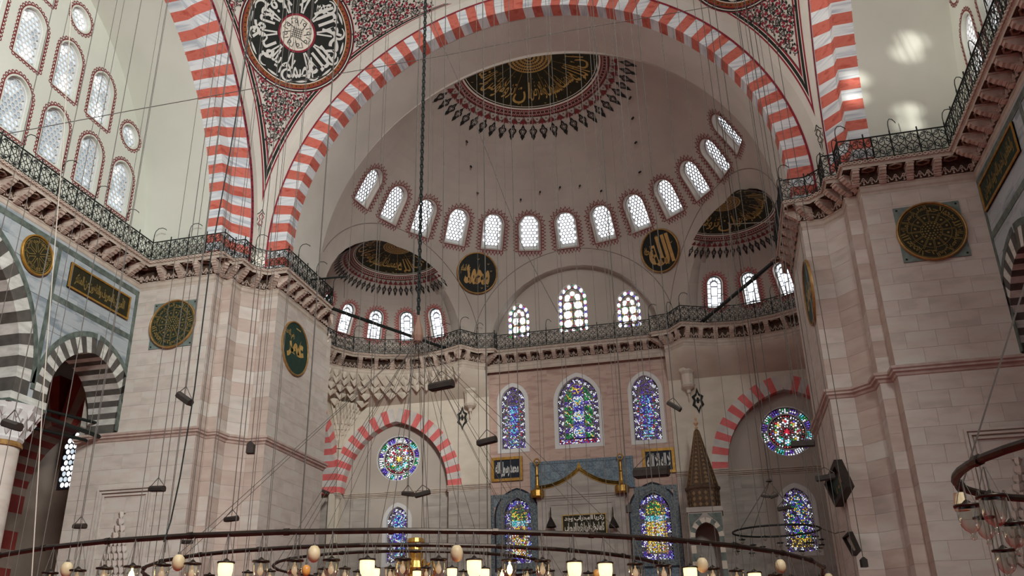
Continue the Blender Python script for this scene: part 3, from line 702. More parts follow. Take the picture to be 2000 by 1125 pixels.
# ---- side window walls (tympana)
wn = [0]
def wname(): wn[0] += 1; return 'window_%d' % wn[0]
rows = {1: 'bottom row', 2: 'second row', 3: 'third row'}
ordn = ['nearest the camera', 'second from the camera', 'third from the camera', 'fourth from the camera', 'nearest the striped arch']
for s, sn in ((-1, 'left'), (1, 'right')):
    X = s*(XW+.3); fr0 = wallXL(X) if s < 0 else wallXR(X)
    U = lambda y: y if s < 0 else -y
    base = MB(); base.box(fr0, U(12), U(41), 23.9, 41, -.55, 0) if s < 0 else base.box(fr0, -41, -12, 23.9, 41, -.55, 0); cut = MB(); W_ = []
    for row, z0, ks in ((1, 26.6, range(0, 5)), (2, 31.0, range(0, 4)), (3, 35.4, range(0, 2))):
        for k in ks: W_.append(('arch', row, k, 25.8+2.77*k, z0, 1.62, 3.25))
    W_ += [('round', 2, 4, 36.95, 31.8, 1.42, 0), ('round', 3, 2, 31.5, 36.15, 1.42, 0)]
    if s > 0: W_ = [q for q in W_ if q[2] >= 2]
    jobs = []
    for ty, row, k, y, z, w_, h in W_:
        fr = wallXL(X, y, z) if s < 0 else wallXR(X, y, z); O = arch_outline(w_, h, 10, .12) if ty == 'arch' else circ(0, 0, w_/2, 24)
        prism_cut(cut, fr, O, -.4, .3); jobs.append((ty, row, k, fr, O))
    plate_wall('wall_window_'+sn, None, base, cut, plaster, 'cream plastered %s wall pierced by rows of lattice windows' % sn)
    for ty, row, k, fr, O in jobs:
        lab = ('%s %s lattice window of the %s wall, %s' % ('round' if ty == 'round' else 'arched', '', sn, rows[row]+', '+ordn[min(k, 4)])).replace('  ', ' ')
        br = {1: .0, 2: 1.6, 3: 2.0}[row] + (.9 if row == 1 and k == 4 else 0) + (2.5 if s > 0 else 0) - (.9 if row == 1 and k in (2, 3) else 0)
        if ty == 'round': br = 1.2 if row == 2 else 2.5
        r = lattice_window(wname(), fr, O, .295, .22, .84, stucco, stucco, sidepane(br), lab)
        petals(fr, O, .1, .17, .24, 'painted_border', [maroon_d], r, 'loop')
# ---- half dome windows
names13 = ['first', 'second', 'third', 'fourth', 'fifth', 'sixth', 'seventh and middle', 'eighth', 'ninth', 'tenth', 'eleventh', 'twelfth', 'thirteenth and last']
for i, az in enumerate(WAZ):
    fr1 = dome_frame(DC, DR, az, WEL); fr = (lambda f: (lambda u, v, w_=0: f(u, v-SH/2, w_)))(fr1); O = arch_outline(SW, SH, 12)
    r = lattice_window(wname(), fr, O, .275, .38, .81, stucco, lead, lambda x, y: sky_w, 'white honeycomb window in the half dome ring, %s from the left' % names13[i], individual=False, hexhole=True)
    f2 = dome_frame(DC, DR, az, WEL, True); f2 = (lambda f: (lambda u, v, w_=0: f(u, v-SH/2, w_)))(f2)
    petals(f2, O, .08, .42, .27, 'painted_border', [maroon_d], r)
# ---- exedra windows (leaded arched panes)
def leaded(fr, root, w_, h, m, d=.24):
    r = w_/2; g = .022; P = []
    rows_ = 4; hb = h-r; c0, c1 = -r*.48, r*.48
    for k in range(5):
        a, c = hb*k/5, hb*(k+1)/5
        P.append([(-r, a), (c0, a), (c0, c), (-r, c)]); P.append([(c1, a), (r, a), (r, c), (c1, c)])
    for a, c in ((0, .12), (.12, .5), (.5, .88)): P.append([(c0, hb*a), (c1, hb*a), (c1, hb*c), (c0, hb*c)])
    for k in range(5):
        t0, t1 = pi*k/5, pi*(k+1)/5; q = [(r*cos(t0+(t1-t0)*i/3), hb+r*sin(t0+(t1-t0)*i/3)) for i in range(4)]
        P.append(q+[(.55*r*cos(t1), hb+.55*r*sin(t1)), (.55*r*cos(t0), hb+.55*r*sin(t0))])
    P.append([(.5*r*cos(pi*i/8), hb-.05+.5*r*sin(pi*i/8)) for i in range(9)]+[(c0, hb*.9), (c1, hb*.9)])
    for q in P:
        cx = sum(p[0] for p in q)/len(q); cy = sum(p[1] for p in q)/len(q); q = [(cx+(p[0]-cx)*(1-g*1.6/max(.05, abs(p[0]-cx)+.01)) if abs(p[0]-cx) > .05 else p[0], cy+(p[1]-cy)*(1-g*1.6/max(.05, abs(p[1]-cy)+.01)) if abs(p[1]-cy) > .05 else p[1]) for p in q]
        b = MB(); b.poly(fr, q, -d+.02, 0, -d); b.build('pane', m() if callable(m) else m, root)
EXN = ['nearest the pier', 'second from the pier', 'third from the pier', 'fourth from the pier', 'fifth', 'sixth', 'seventh']
for s, sn in ((-1, 'left'), (1, 'right')):
    E = EXC[s]; ax = s*EXA
    for idx, k in enumerate((-1, 0, 1, 2, 3)):
        az = ax-s*R_(24*k); p = sph(E, EXR, az, R_(21.5))
        if (p-DC).length <= DR+.9: continue
        f1 = dome_frame(E, EXR, az, R_(21.5)); fr = (lambda f: (lambda u, v, w_=0: f(u, v-1.2, w_)))(f1); O = arch_outline(1.12, 2.35)
        root = empty(wname(), p, 'leaded arched window of the %s exedra, %s' % (sn, EXN[idx]), 'window', kind='structure')
        b = MB(); b.poly(fr, O, -.30, 0); b.ring(fr, O, offset_outline(O, -.05), -.2, 0, -.3); b.build('frame', lead, root)
        leaded(fr, root, 1.0, 2.25, sky_w)
        f2 = dome_frame(E, EXR, az, R_(21.5), True); f2 = (lambda f: (lambda u, v, w_=0: f(u, v-1.2, w_)))(f2)
        petals(f2, O, .06, .36, .21, 'painted_border', [maroon_e], root)
# ---- stained glass
WH = (240, 246, 255); PAL = dict(blue=[(70, 80, 190), (100, 112, 224), (52, 50, 140), (150, 174, 240)], green=[(30, 130, 70), (60, 170, 90), (20, 90, 60)], pur=[(90, 60, 160), (120, 90, 200), (60, 40, 110)],
 red=[(190, 40, 60), (150, 30, 50)], yel=[(230, 200, 70), (250, 220, 110), (200, 160, 50)], cy=[(80, 190, 210), (120, 210, 220)], dk=[(84, 76, 84), (100, 90, 96), (70, 64, 72)], wh=[WH, (220, 225, 235)], mul=[(230, 200, 170), (200, 120, 90), WH, (120, 200, 130), (110, 100, 220), (200, 60, 70), WH])
def pick(*ks): return random.choice(PAL[random.choice(ks)])
def edge_d(O, x, y):
    m = 9
    for i in range(len(O)):
        a, c = V(O[i-1]), V(O[i]); e = c-a; t = max(0, min(1, (V((x, y))-a).dot(e)/max(1e-9, e.length_squared))); m = min(m, (V((x, y))-a-e*t).length)
    return m
def mosaic(fr, O, cell, depth, colf, root, back=leadd):
    b = MB(); b.poly(fr, O, -depth-.04, 0); b.build('lead_cames', back, root)
    g = MB(); g.c = []; xs = [p[0] for p in O]; ys = [p[1] for p in O]; j = 0; y = min(ys)+cell/2; inn = offset_outline(O, -cell*.35)
    while y < max(ys):
        x = min(xs)+(cell/2 if j % 2 else 0)
        while x < max(xs):
            if inside(inn, x, y):
                c = colf(x, y)
                if c:
                    px, py = x+random.uniform(-1, 1)*cell*.12, y+random.uniform(-1, 1)*cell*.12; n = random.choice((4, 5, 6)); a0 = random.uniform(0, pi)
                    g.poly(fr, [(px+cell*.47*random.uniform(.75, 1)*cos(a0+2*pi*i/n), py+cell*.47*random.uniform(.75, 1)*sin(a0+2*pi*i/n)) for i in range(n)], -depth, 0, None, c)
            x += cell
        y += cell*.87; j += 1
    if g.v: tag(g.build('glass_panes', glassatt, root), kind='stuff')
def script_border(u, v, O, wd):  # swirling white strokes in a dark ground
    return (pick('wh') if math.sin(u*15+math.sin(v*9)*2.2)+math.sin(v*12+u*5) > .5 else pick('dk', 'dk', 'dk', 'pur'))
def tall_window(name, fr, w_, h, label, colf, pt=.3, bars=(), surround=.3, depth=.3, surm=None):
    root = empty(name, fr(0, 0, 0), label, 'window', kind='structure'); O = arch_outline(w_, h, 12, pt)
    b = MB(); b.ring(fr, offset_outline(O, surround), O, .04, 0, -.0); b.ring(fr, O, offset_outline(O, -.001), .04, 0, -depth-.05); b.build('plaster_surround', surm or stucco, root)
    mosaic(fr, O, .115, depth, lambda u, v: colf(u, v, O, w_, h), root)
    bb = MB(); I = offset_outline(O, -.42 if w_ > 1.7 else -.34); bb.ring(fr, I, offset_outline(I, -.06), -depth+.05, 0, -depth)
    for u0, v0, u1, v1 in bars: bb.strip(fr, [(u0, v0), (u1, v1)], .05, -depth+.05, 0, w0=-depth)
    bb.build('stucco_tracery', tracm, root); return root
def col_mid(u, v, O, w_, h):
    d = edge_d(O, u, v)
    if d < .42: return script_border(u, v, O, .42) if v > .45 else pick('red', 'wh', 'pur')
    if v < .45: return pick('red', 'green', 'wh')
    if abs(u) < .38:
        if v > h-1.25: return pick('pur', 'yel', 'pur')
        q = (v-.45) % 1.15
        return pick('yel', 'wh', 'cy') if math.hypot(u, q-.55) < .25 else pick('blue', 'wh', 'wh') if math.hypot(u, q-.55) < .45 else pick('blue', 'pur')
    if .95 < (v % 2.0) < 1.35 : return pick('pur', 'pur', 'wh')
    return pick('green', 'green', 'green', 'dk', 'green') if math.sin(v*9+u*9) < .8 else pick('wh', 'yel')
def col_side(u, v, O, w_, h):
    d = edge_d(O, u, v)
    if d < .34: return script_border(u, v, O, .34)
    if v < .8: return pick('blue', 'cy', 'wh') if abs(u) < .4 else pick('pur')
    if v > h-1.35: return pick('dk', 'dk', 'pur')
    q = math.hypot(u, (v % .9)-.45); return pick('blue', 'blue', 'pur', 'cy') if q < .38 else pick('blue', 'pur', 'green', 'red', 'wh')
ww = []; mwall = MB(); mcut = MB(); mwall.box(wallY(YM), -6.95, 6.95, 0, 23.6, -.9, 0)
for i, (pl, pr_, pb, pt_, ptx) in enumerate(((980, 1027, 876.5, 754, 1000), (1092, 1173, 866.5, 733, 1127), (1241, 1294, 859, 731, 1255))):
    a, c, t = aty(pl, pb, YM), aty(pr_, pb, YM), aty(ptx, pt_, YM); ww.append(((a.x+c.x)/2, (a.z+c.z)/2, c.x-a.x, t.z-a.z))
lw = []
for pl, pr_, py, pt_, ptx in ((986, 1040, 1100, 972, 1006), (1254, 1317, 1093, 960, 1281)):
    a, c, t = aty(pl, py, YM), aty(pr_, py, YM), aty(ptx, pt_, YM); lw.append(((a.x+c.x)/2, (a.z+c.z)/2, c.x-a.x, t.z-a.z))
for x, z, w_, h in ww+lw: prism_cut(mcut, wallY(YM, x, z), arch_outline(w_, h, 12, .3), -.4, .3)
mw_ = plate_wall('wall_mihrab', None, mwall, mcut, stone_p, 'pink marble wall of the mihrab bay below the gallery')
def near(u, z):
    for x, z0, w_, h in ww+lw:
        if abs(u-x) < w_/2+1.0 and z0-.5 < z < z0+h+.5: return True
    return False
clad(mw_, (-6.75, YM), (6.75, YM), 13.7, 23.3, .8, 1.5, stone_p, 'marble_slab', .03, skip=lambda u, z, u0, u1, z0, z1: any((u1-6.75 > x-w_/2-.3 and u0-6.75 < x+w_/2+.3 and z1 > zz-.3 and z0 < zz+h+.3) for x, zz, w_, h in ww+lw))
x, z, w_, h = ww[1]; tall_window(wname(), wallY(YM, x, z), w_, h, 'tall middle stained glass window above the mihrab with green and blue panels', col_mid, bars=[(-.45, .4, -.45, h-1.0), (.45, .4, .45, h-1.0), (-1.1, .45, 1.1, .45), (-1.1, 1.5, 1.1, 1.5), (-1.1, 3.0, 1.1, 3.0), (-.45, h-1.3, .45, h-1.3)])
x, z, w_, h = ww[0]; tall_window(wname(), wallY(YM, x, z), w_, h, 'left of the three tall stained windows above the mihrab, mostly dark border', col_side, bars=[(-.6, .8, .6, .8), (-.6, h-1.4, .6, h-1.4)])
x, z, w_, h = ww[2]; tall_window(wname(), wallY(YM, x, z), w_, h, 'right of the three tall stained windows above the mihrab, bright blue centre', col_side, bars=[(-.6, .8, .6, .8), (-.6, h-1.4, .6, h-1.4)])
def col_low(main):
    def f(u, v, O, w_, h):
        d = edge_d(O, u, v)
        if d < .36: return pick('pur', 'pur', 'wh', 'blue') if math.sin(v*6.5) > -.5 else pick('dk')
        if v > h-1.55: return pick('yel', 'green', 'dk')
        if v > h-2.0: return pick('cy', 'cy', 'wh')
        return pick(*main)
    return f
for (x, z, w_, h), lab, mn in zip(lw, ('lower stained window left of the mihrab, orange and multicoloured', 'lower stained window right of the mihrab, glowing yellow'), (('mul', 'mul', 'yel'), ('yel', 'yel', 'yel', 'wh', 'mul'))):
    tall_window(wname(), wallY(YM, x, z), w_, h, lab, col_low(mn), surround=.12, surm=tile_g)
# three windows of the tympanum above
def oval_window(name, fr, w_, h, label, nrow):
    root = empty(name, fr(0, 0, 0), label, 'window', kind='structure'); O = arch_outline(w_, h, 12, .25); D_ = .28; m = MB()
    b = MB(); b.poly(fr, O, -D_-.05, 0); b.build('lead_cames', leadd, root); g = MB()
    def P(pts, c): g.poly(fr, pts, -D_, 0, None, c)
    bw = .30; inner = offset_outline(O, -bw)
    pts, st = resample(offset_outline(O, -bw/2), .28)
    for i, (p, nr) in enumerate(pts):
        if i % 2: 
            q = MB(); q.poly(fr, circ(p.x, p.y, .125, 10, .165), -D_+.02, 0, -D_); q.build('pane', sky_w, root)
        else:
            for dx, dy in ((0, 0), (.09, .07), (-.08, -.06), (.05, -.1)): P(circ(p.x+dx, p.y+dy, .06, 5), pick('green', 'red', 'pur', 'blue'))
    iw = w_-2*bw; rh = .72*(1 if nrow == 2 else 1.05); 
    for r in range(nrow):
        for c in (-1, 1):
            cx, cy = c*iw*.25, bw+.08+rh*(r+.5)
            q = MB(); q.poly(fr, circ(cx, cy, iw*.185, 14, rh*.40), -D_+.02, 0, -D_); q.build('pane', sky_w, root)
            for k in range(10):
                a = 2*pi*k/10; P(circ(cx+iw*.235*cos(a), cy+rh*.48*sin(a), .05, 5), pick('yel', 'green', 'wh', 'red'))
        for k in range(8): P(circ(-iw/2+iw*(k+.5)/8, bw+.06+rh*(r+1), .055, 5), pick('yel', 'red', 'wh', 'green'))
    y0 = bw+.08+rh*nrow; top = h-bw-.1
    for a, rr in ((.5, .2), (2.64, .2), (1.57, .18), (.1, .16), (3.04, .16)):
        cx, cy = cos(a)*iw*.26, y0+.12+sin(a)*(top-y0)*.5
        q = MB(); q.poly(fr, circ(cx, cy, rr*iw/1.6, 10), -D_+.02, 0, -D_); q.build('pane', sky_w, root)
    for k in range(14): a = pi*k/13; P(circ(cos(a)*iw*.13, y0+.2+sin(a)*.2, .055, 5), pick('red', 'red', 'green'))
    tag(g.build('glass_panes', glassatt, root), kind='stuff')
    bb = MB(); bb.ring(fr, inner, offset_outline(inner, -.05), -D_+.04, 0, -D_); bb.strip(fr, [(0, bw), (0, y0)], .05, -D_+.04, 0, w0=-D_)
    for r in range(1, nrow+1): bb.strip(fr, [(-iw/2, bw+.06+rh*r), (iw/2, bw+.06+rh*r)], .05, -D_+.04, 0, w0=-D_)
    bb.build('tracery', lead, root)
for (x, z, w_, h), lab, nr in zip(TWF, ('smaller oval paned stained window on the left above the gallery', 'large middle stained window of white ovals above the gallery', 'oval paned stained window on the right above the gallery'), (2, 3, 2)):
    oval_window(wname(), wallY(YT, x, z), w_, h, lab, nr)

# =================================================================== EXEDRA LOWER WALLS
ARC_C = {-1: -14.34, 1: 14.59}; ZS = 14.02; XS = 19.1
def rose(name, fr, r, label, centre):
    root = empty(name, fr(0, 0, 0), label, 'window', kind='structure'); O = circ(0, 0, r, 36)
    b = MB(); b.ring(fr, circ(0, 0, r+.07, 36), circ(0, 0, r, 36), .03, 0, -.3); b.build('plaster_surround', stucco, root)
    b = MB(); b.poly(fr, O, -.26, 0); b.build('lead_cames', leadd, root); g = MB(); g.c = []
    def P(x, y, q, *k): g.poly(fr, circ(x, y, q, 6, a0=random.uniform(0, 3)), -.22, 0, None, pick(*k))
    for k in range(14):
        ks = (('pur', 'blue', 'pur'), ('wh', 'green', 'wh'), ('pur', 'wh', 'pur'), ('cy', 'green', 'wh'))[(k*3) % 4]
        for j in range(4):
            a = 2*pi*(k+.16+.68*j/3)/14
            for q in (r-.34, r-.22, r-.10): P(q*cos(a), q*sin(a), .058, *ks)
    P(0, 0, .12, centre); cs = [(0, 0)]+[(.74*cos(k*pi/4), .74*sin(k*pi/4)) for k in range(8)]
    for i, (x, y) in enumerate(cs):
        ks = (centre, centre, 'wh') if i == 0 else ('green', 'wh', 'cy') if y < -.4 else ('mul', 'wh', 'mul')
        for j in range(6): a = j*pi/3+.3; P(x+.17*cos(a), y+.17*sin(a), .078, *ks)
        if i: P(x, y, .085, 'wh', 'yel', 'red')
    for rr2, n2 in ((.40, 16), (1.10, 40), (.56, 8), (1.0, 8)):
        for j in range(n2): a = 2*pi*(j+.5)/n2; P(rr2*cos(a), rr2*sin(a), .05, 'mul', 'wh', 'dk', 'red')
    tag(g.build('glass_panes', glassatt, root), kind='stuff')
    bb = MB(); bb.ring(fr, circ(0, 0, r-.42, 32), circ(0, 0, r-.50, 32), -.15, 0, -.26)
    for k in range(14): a = 2*pi*k/14; bb.strip(fr, [((r-.42)*cos(a), (r-.42)*sin(a)), (r*cos(a), r*sin(a))], .07, -.16, 0, w0=-.26)
    for x, y in cs: bb.ring(fr, circ(x, y, .33, 14), circ(x, y, .285, 14), -.17, 0, -.26)
    bb.build('stucco_tracery', stucco, root)
def pt_arch(c, zc, half, rise, n=14):
    e = (rise*rise-half*half)/(2*half); Rr = half+e; T = math.acos(e/Rr)
    return [(c-e+Rr*cos(T*i/n), zc+Rr*sin(T*i/n)) for i in range(n+1)]+[(c+e-Rr*cos(T*(n-i)/n), zc+Rr*sin(T*(n-i)/n)) for i in range(1, n+1)], e, Rr
for s, sn in ((-1, 'left'), (1, 'right')):
    c = ARC_C[s]; O, e, Rr = pt_arch(c, ZS, 4.33, 5.33); O = pt_arch(c, ZS, 4.43, 5.45)[0]; O = [(c+4.43, 2), ]+O+[(c-4.43, 2)]
    base = MB(); base.box(wallY(YB), min(s*6.75, s*19.4), max(s*6.75, s*19.4), 0, 21.2, -.5, 0); cut = MB(); prism_cut(cut, wallY(YB), [(x, z if z > 2 else -1) for x, z in O], -1, 1)
    wl = plate_wall('wall_exedra_back_'+sn, None, base, cut, stone_c, 'cream plastered back wall of the %s exedra around its striped arch' % sn)
    ar = empty('striped_exedra_arch', (c, YB, ZS), 'pointed pink and white striped arch around the rose window of the %s exedra' % sn, 'arch', 'striped arches of the corner exedrae')
    arch(ar, PY, c, ZS, e, [(Rr, YB-.03), (Rr+1.08, YB-.03), (Rr+1.08, YB+.75), (Rr, YB+.75)], 0, None, 16, [red_e, white_e])
    # recessed tympanum with rose + lower wall with window
    pr0 = aty(*((778, 895) if s < 0 else (1537, 842)), YB+.8); rr = 1.72
    if s < 0: a, q, t = aty(752, 1100, YB+.8), aty(795, 1100, YB+.8), aty(771, 990, YB+.8)
    else: a, q, t = aty(1540, 1078, YB+.8), aty(1599, 1076, YB+.8), aty(1556, 952, YB+.8)
    lx, lz, lw_, lh = (a.x+q.x)/2, a.z, q.x-a.x, t.z-a.z
    base = MB(); base.box(wallY(YB+.8), c-4.6, c+4.6, 0, 20.4, -.6, 0); cut = MB()
    prism_cut(cut, wallY(YB+.8, pr0.x, pr0.z), circ(0, 0, rr, 36), -.35, .3); prism_cut(cut, wallY(YB+.8, lx, lz), arch_outline(lw_, lh, 12, .3), -.4, .3)
    wt = plate_wall('wall_exedra_niche_'+sn, None, base, cut, plaster_d, 'recessed wall with a round window under the %s striped arch' % sn)
    clad(wt, (c-4.3, YB+.8), (c+4.3, YB+.8), 5.2, 13.6, .8, 1.6, stone_g, 'stone_block', .03, skip=lambda u, z, u0, u1, z0, z1: (u1+c-4.3 > lx-lw_/2-.35 and u0+c-4.3 < lx+lw_/2+.35 and z1 > lz-.3 and z0 < lz+lh+.3))
    rose(wname(), wallY(YB+.8, pr0.x, pr0.z), rr, 'round stained rose window in the %s exedra' % sn, 'yel' if s < 0 else 'red')
    def lowc(u, v, O_, w_, h, s=s):
        d = edge_d(O_, u, v)
        if d < .34: return script_border(u, v, O_, .3)
        if s > 0 and v < .9: return pick('yel', 'yel', 'dk')
        return pick('blue', 'blue', 'cy', 'wh', 'pur') if s < 0 else pick('blue', 'pur', 'green', 'yel', 'wh', 'blue')
    tall_window(wname(), wallY(YB+.8, lx, lz), lw_, lh, 'blue stained glass window below the round window in the %s exedra' % sn, lowc)
    # side blocks on the piers flanking
    for u0, u1 in ((s*6.78, c-s*4.4),):
        clad(wl, (min(u0, u1), YB), (max(u0, u1), YB), 5.2, 13.6, .85, 1.6, stone_g, 'stone_block', .03)
    # string moulding at springing level
    b = MB()
    def mold(x0, x1, Y):
        for dz, t in ((-.42, .05), (-.3, .12), (-.2, .2), (-.08, .26)): b.box(wallY(Y), x0, x1, ZS+dz, ZS+dz+.1, -.1, t)
    mold(c-4.33, c+4.33, YB+.8); mold(min(s*6.75, c-s*4.33), max(s*6.75, c-s*4.33), YB); mold(min(c+s*4.33, s*XS), max(c+s*4.33, s*XS), YB)
    tag(b.build('trim_%d' % (13 if s < 0 else 14), slabm), 'string moulding under the rose window of the %s exedra' % sn, 'moulding', kind='structure')
    # side wall with arch
    frs = wallXL(-XS) if s < 0 else wallXR(XS); cc = 56.05*(1 if s < 0 else -1); O, e, Rr = pt_arch(cc, ZS, 4.4, 5.8); O = pt_arch(cc, ZS, 4.5, 5.9)[0]
    base = MB(); base.box(frs, min(cc-6.2, cc+5.0) if s < 0 else cc-5.0, (cc+5.0) if s < 0 else cc+6.2, 0, 21.2, -.5, 0); cut = MB(); prism_cut(cut, frs, [(cc+4.5, -1)]+O+[(cc-4.5, -1)], -1, 1)
    plate_wall('wall_exedra_side_'+sn, None, base, cut, stone_c, 'cream plastered side wall of the %s exedra' % sn)
    PXs = (lambda s: (lambda a, z, d: V((s*d, a, z))))(s)
    ar = empty('striped_exedra_arch', (s*XS, 56.05, ZS), 'pink and grey striped side arch of the %s exedra' % sn+(' seen past the left pier' if s < 0 else ' behind the right pier'), 'arch', 'striped arches of the corner exedrae')
    arch(ar, PXs, 56.05, ZS, e, [(Rr, XS-.03), (Rr+1.0, XS-.03), (Rr+1.0, XS+1.3), (Rr, XS+1.3)], 0, None, 16, [red_e, white_e])
    b = MB(); b.box(frs, cc-6, cc+6, 0, 21, -2.9, -2.6); b.box(wallY(61.2), min(s*XS, s*22), max(s*XS, s*22), 0, 21, -.2, 0); b.box(lambda u, v, w_: V((u, v, w_)), min(s*XS, s*22), max(s*XS, s*22), 50, 61.3, 20.8, 21)
    tag(b.build('wall_exedra_recess_'+sn, stone_g), 'plain plaster recess behind the side arch of the %s exedra' % sn, 'wall', kind='structure')
    # transition (corbelled) wall from the cornice down to the square plan
    b = MB(); S_ = [p for p in (FULL[8-1:18] if s < 0 else FULL[2*n_-18:2*n_-7])] if False else ([FULL[i] for i in range(8, 19+1)] if s < 0 else [FULL[i] for i in range(2*n_-20, 2*n_-8)])
    P = []; NR = 7
    for W, Rr_, zb, Lp in S_:
        for k in range(NR+1):
            t = k/NR; q = V(W).lerp(V(Lp), t**1.35); P.append((q.x, q.y, (zb-.5)*(1-t)+20.7*t))
    m = NR+1; b.add(P, [(i*m+j, i*m+j+1, (i+1)*m+j+1, (i+1)*m+j) for i in range(len(S_)-1) for j in range(NR)])
    tr = tag(b.build('wall_exedra_corbel_'+sn, stone_c, smooth=True), 'concave plaster band under the gallery of the %s exedra' % sn, 'wall', kind='structure')
    # muqarnas cells
    mq = None if s > 0 else empty('muqarnas_corbelling', (s*18, 59, 21), 'tiers of pointed stalactite niches under the gallery of the %s exedra' % sn, 'muqarnas', kind='structure')
    cell = MB()  # a small pointed niche bracket: wide hooded top, tapering to a point below (x right, y out, z up)
    prof = [(-.5, 0, .5), (-.5, .55, .5), (0, .95, .5), (.5, .55, .5), (.5, 0, .5), (-.5, 0, .28), (-.5, .42, .3), (0, .7, .12), (.5, .42, .3), (.5, 0, .28), (0, .05, -.6)]
    cell.add(prof, [(0, 1, 2, 3, 4), (0, 5, 6, 1), (1, 6, 7, 2), (2, 7, 8, 3), (3, 8, 9, 4), (5, 10, 6), (6, 10, 7), (7, 10, 8), (8, 10, 9)])
    cell.add([(-.17, .3, .05), (0, .72, .1), (.17, .3, .05), (0, .35, -.42)], [(0, 1, 3), (1, 2, 3), (0, 2, 1)])
    cme = cell.mesh('muqarnas_cell', stone_c)
    def planpt(S_, a, t):  # a 0..1 along the section, t down
        L_ = [0]
        for p, q in zip(S_, S_[1:]): L_.append(L_[-1]+(V(q[0])-V(p[0])).length)
        x = a*L_[-1]
        for i in range(len(S_)-1):
            if L_[i+1] >= x-1e-9:
                f = (x-L_[i])/max(1e-6, L_[i+1]-L_[i]); W = V(S_[i][0]).lerp(V(S_[i+1][0]), f); Lp = V(S_[i][3]).lerp(V(S_[i+1][3]), f); return W.lerp(Lp, t), L_[-1]
    cen = V((s*12.0, 53.8)); dep = .8 if s < 0 else .12
    for tier in range(5 if s < 0 else 0):
        t = (tier+.4)/5.6; z = 22.3-(tier)*.40; nn_ = 30-2*tier
        for j in range(nn_):
            a = (j+(.5 if tier % 2 else .25))/nn_
            aa = a if s < 0 else 1-a
            if tier >= 2 and (aa < .12*tier-.1 or aa > .92-.13*(tier-1)): continue
            if aa > .9: continue
            p, TL = planpt(S_, a, t**1.35); d = (cen-p).normalized(); ang = math.atan2(d.y, d.x)-pi/2; wd = TL/nn_*.98
            link('muqarnas_cell', cme, mq, Matrix.Translation((p.x, p.y, z)) @ Matrix.Rotation(ang, 4, 'Z') @ Matrix.Diagonal((wd, .42*dep, .46, 1)))
    # cluster running down the corner
    cx, cy = s*XS, YB
    for k, (z, n, rad) in enumerate(((20.5, 9, 1.9), (20.05, 8, 1.6), (19.6, 7, 1.3), (19.2, 5, 1.0), (18.8, 4, .75), (18.4, 3, .55), (17.8, 2, .4), (17.1, 2, .3)) if s < 0 else ()):
        for j in range(n):
            a = (j+.5)/n*pi/2; p = V((cx-s*rad*sin(a)*1.0, cy-rad*cos(a))); d = V((-s*sin(a), -cos(a))); wd = max(.28, rad*1.57/n)
            link('muqarnas_cell', cme, mq, Matrix.Translation((p.x-d.x*.2, p.y-d.y*.2, z)) @ Matrix.Rotation(math.atan2(d.y, d.x)-pi/2, 4, 'Z') @ Matrix.Diagonal((wd, .5*max(dep, .6), .6, 1)))
        bb = MB(); bb.lathe((cx, cy, z), [(rad*.95, .2), (rad*.8, -.3)], 8, 0, pi*1.5 if s > 0 else pi*1.5, pi*2 if s < 0 else pi)
        if k < 7: bb.build('muqarnas_core', stone_c, mq)
    # pendants under the cornice corner beside the mihrab bay
    b = MB(); b.lathe((s*8.15, YB-.35, 0), [(.02, 19.0), (.06, 19.2), (.05, 19.5), (.14, 19.55), (.16, 19.75), (.42, 19.95), (.5, 20.1), (.42, 20.2), (.46, 20.9), (.62, 21.1), (.66, 21.3), (.5, 21.4), (.7, 22.0), (.95, 22.6), (1.0, 22.9)], 10)
    tag(b.build('stone_pendant', stone_c), 'carved stone pendant corbel hanging under the cornice corner, %s of the mihrab bay' % sn, 'pendant', 'pendant corbels beside the mihrab bay')
    b = MB(); frp = wallY(YB, *( (aty(903, 816, YB).x, aty(903, 816, YB).z) if s < 0 else (aty(1363, 782, YB).x, aty(1363, 782, YB).z)))
    b.ring(frp, [(0, -1.0), (.14, -.62), (.42, -.35), (.3, 0), (.42, .3), (.14, .5), (0, .95), (-.14, .5), (-.42, .3), (-.3, 0), (-.42, -.35), (-.14, -.62)], [(0, -.7), (.06, -.5), (.2, -.3), (.12, 0), (.2, .22), (.05, .38), (0, .6), (-.05, .38), (-.2, .22), (-.12, 0), (-.2, -.3), (-.06, -.5)], .02, 0)
    b.poly(frp, circ(0, 0, .12, 6, .25), .02, 0); tag(b.build('painted_palmette', blackp), 'dark painted palmette below the %s stone pendant' % sn, 'painted ornament', 'painted palmettes beside the mihrab bay')
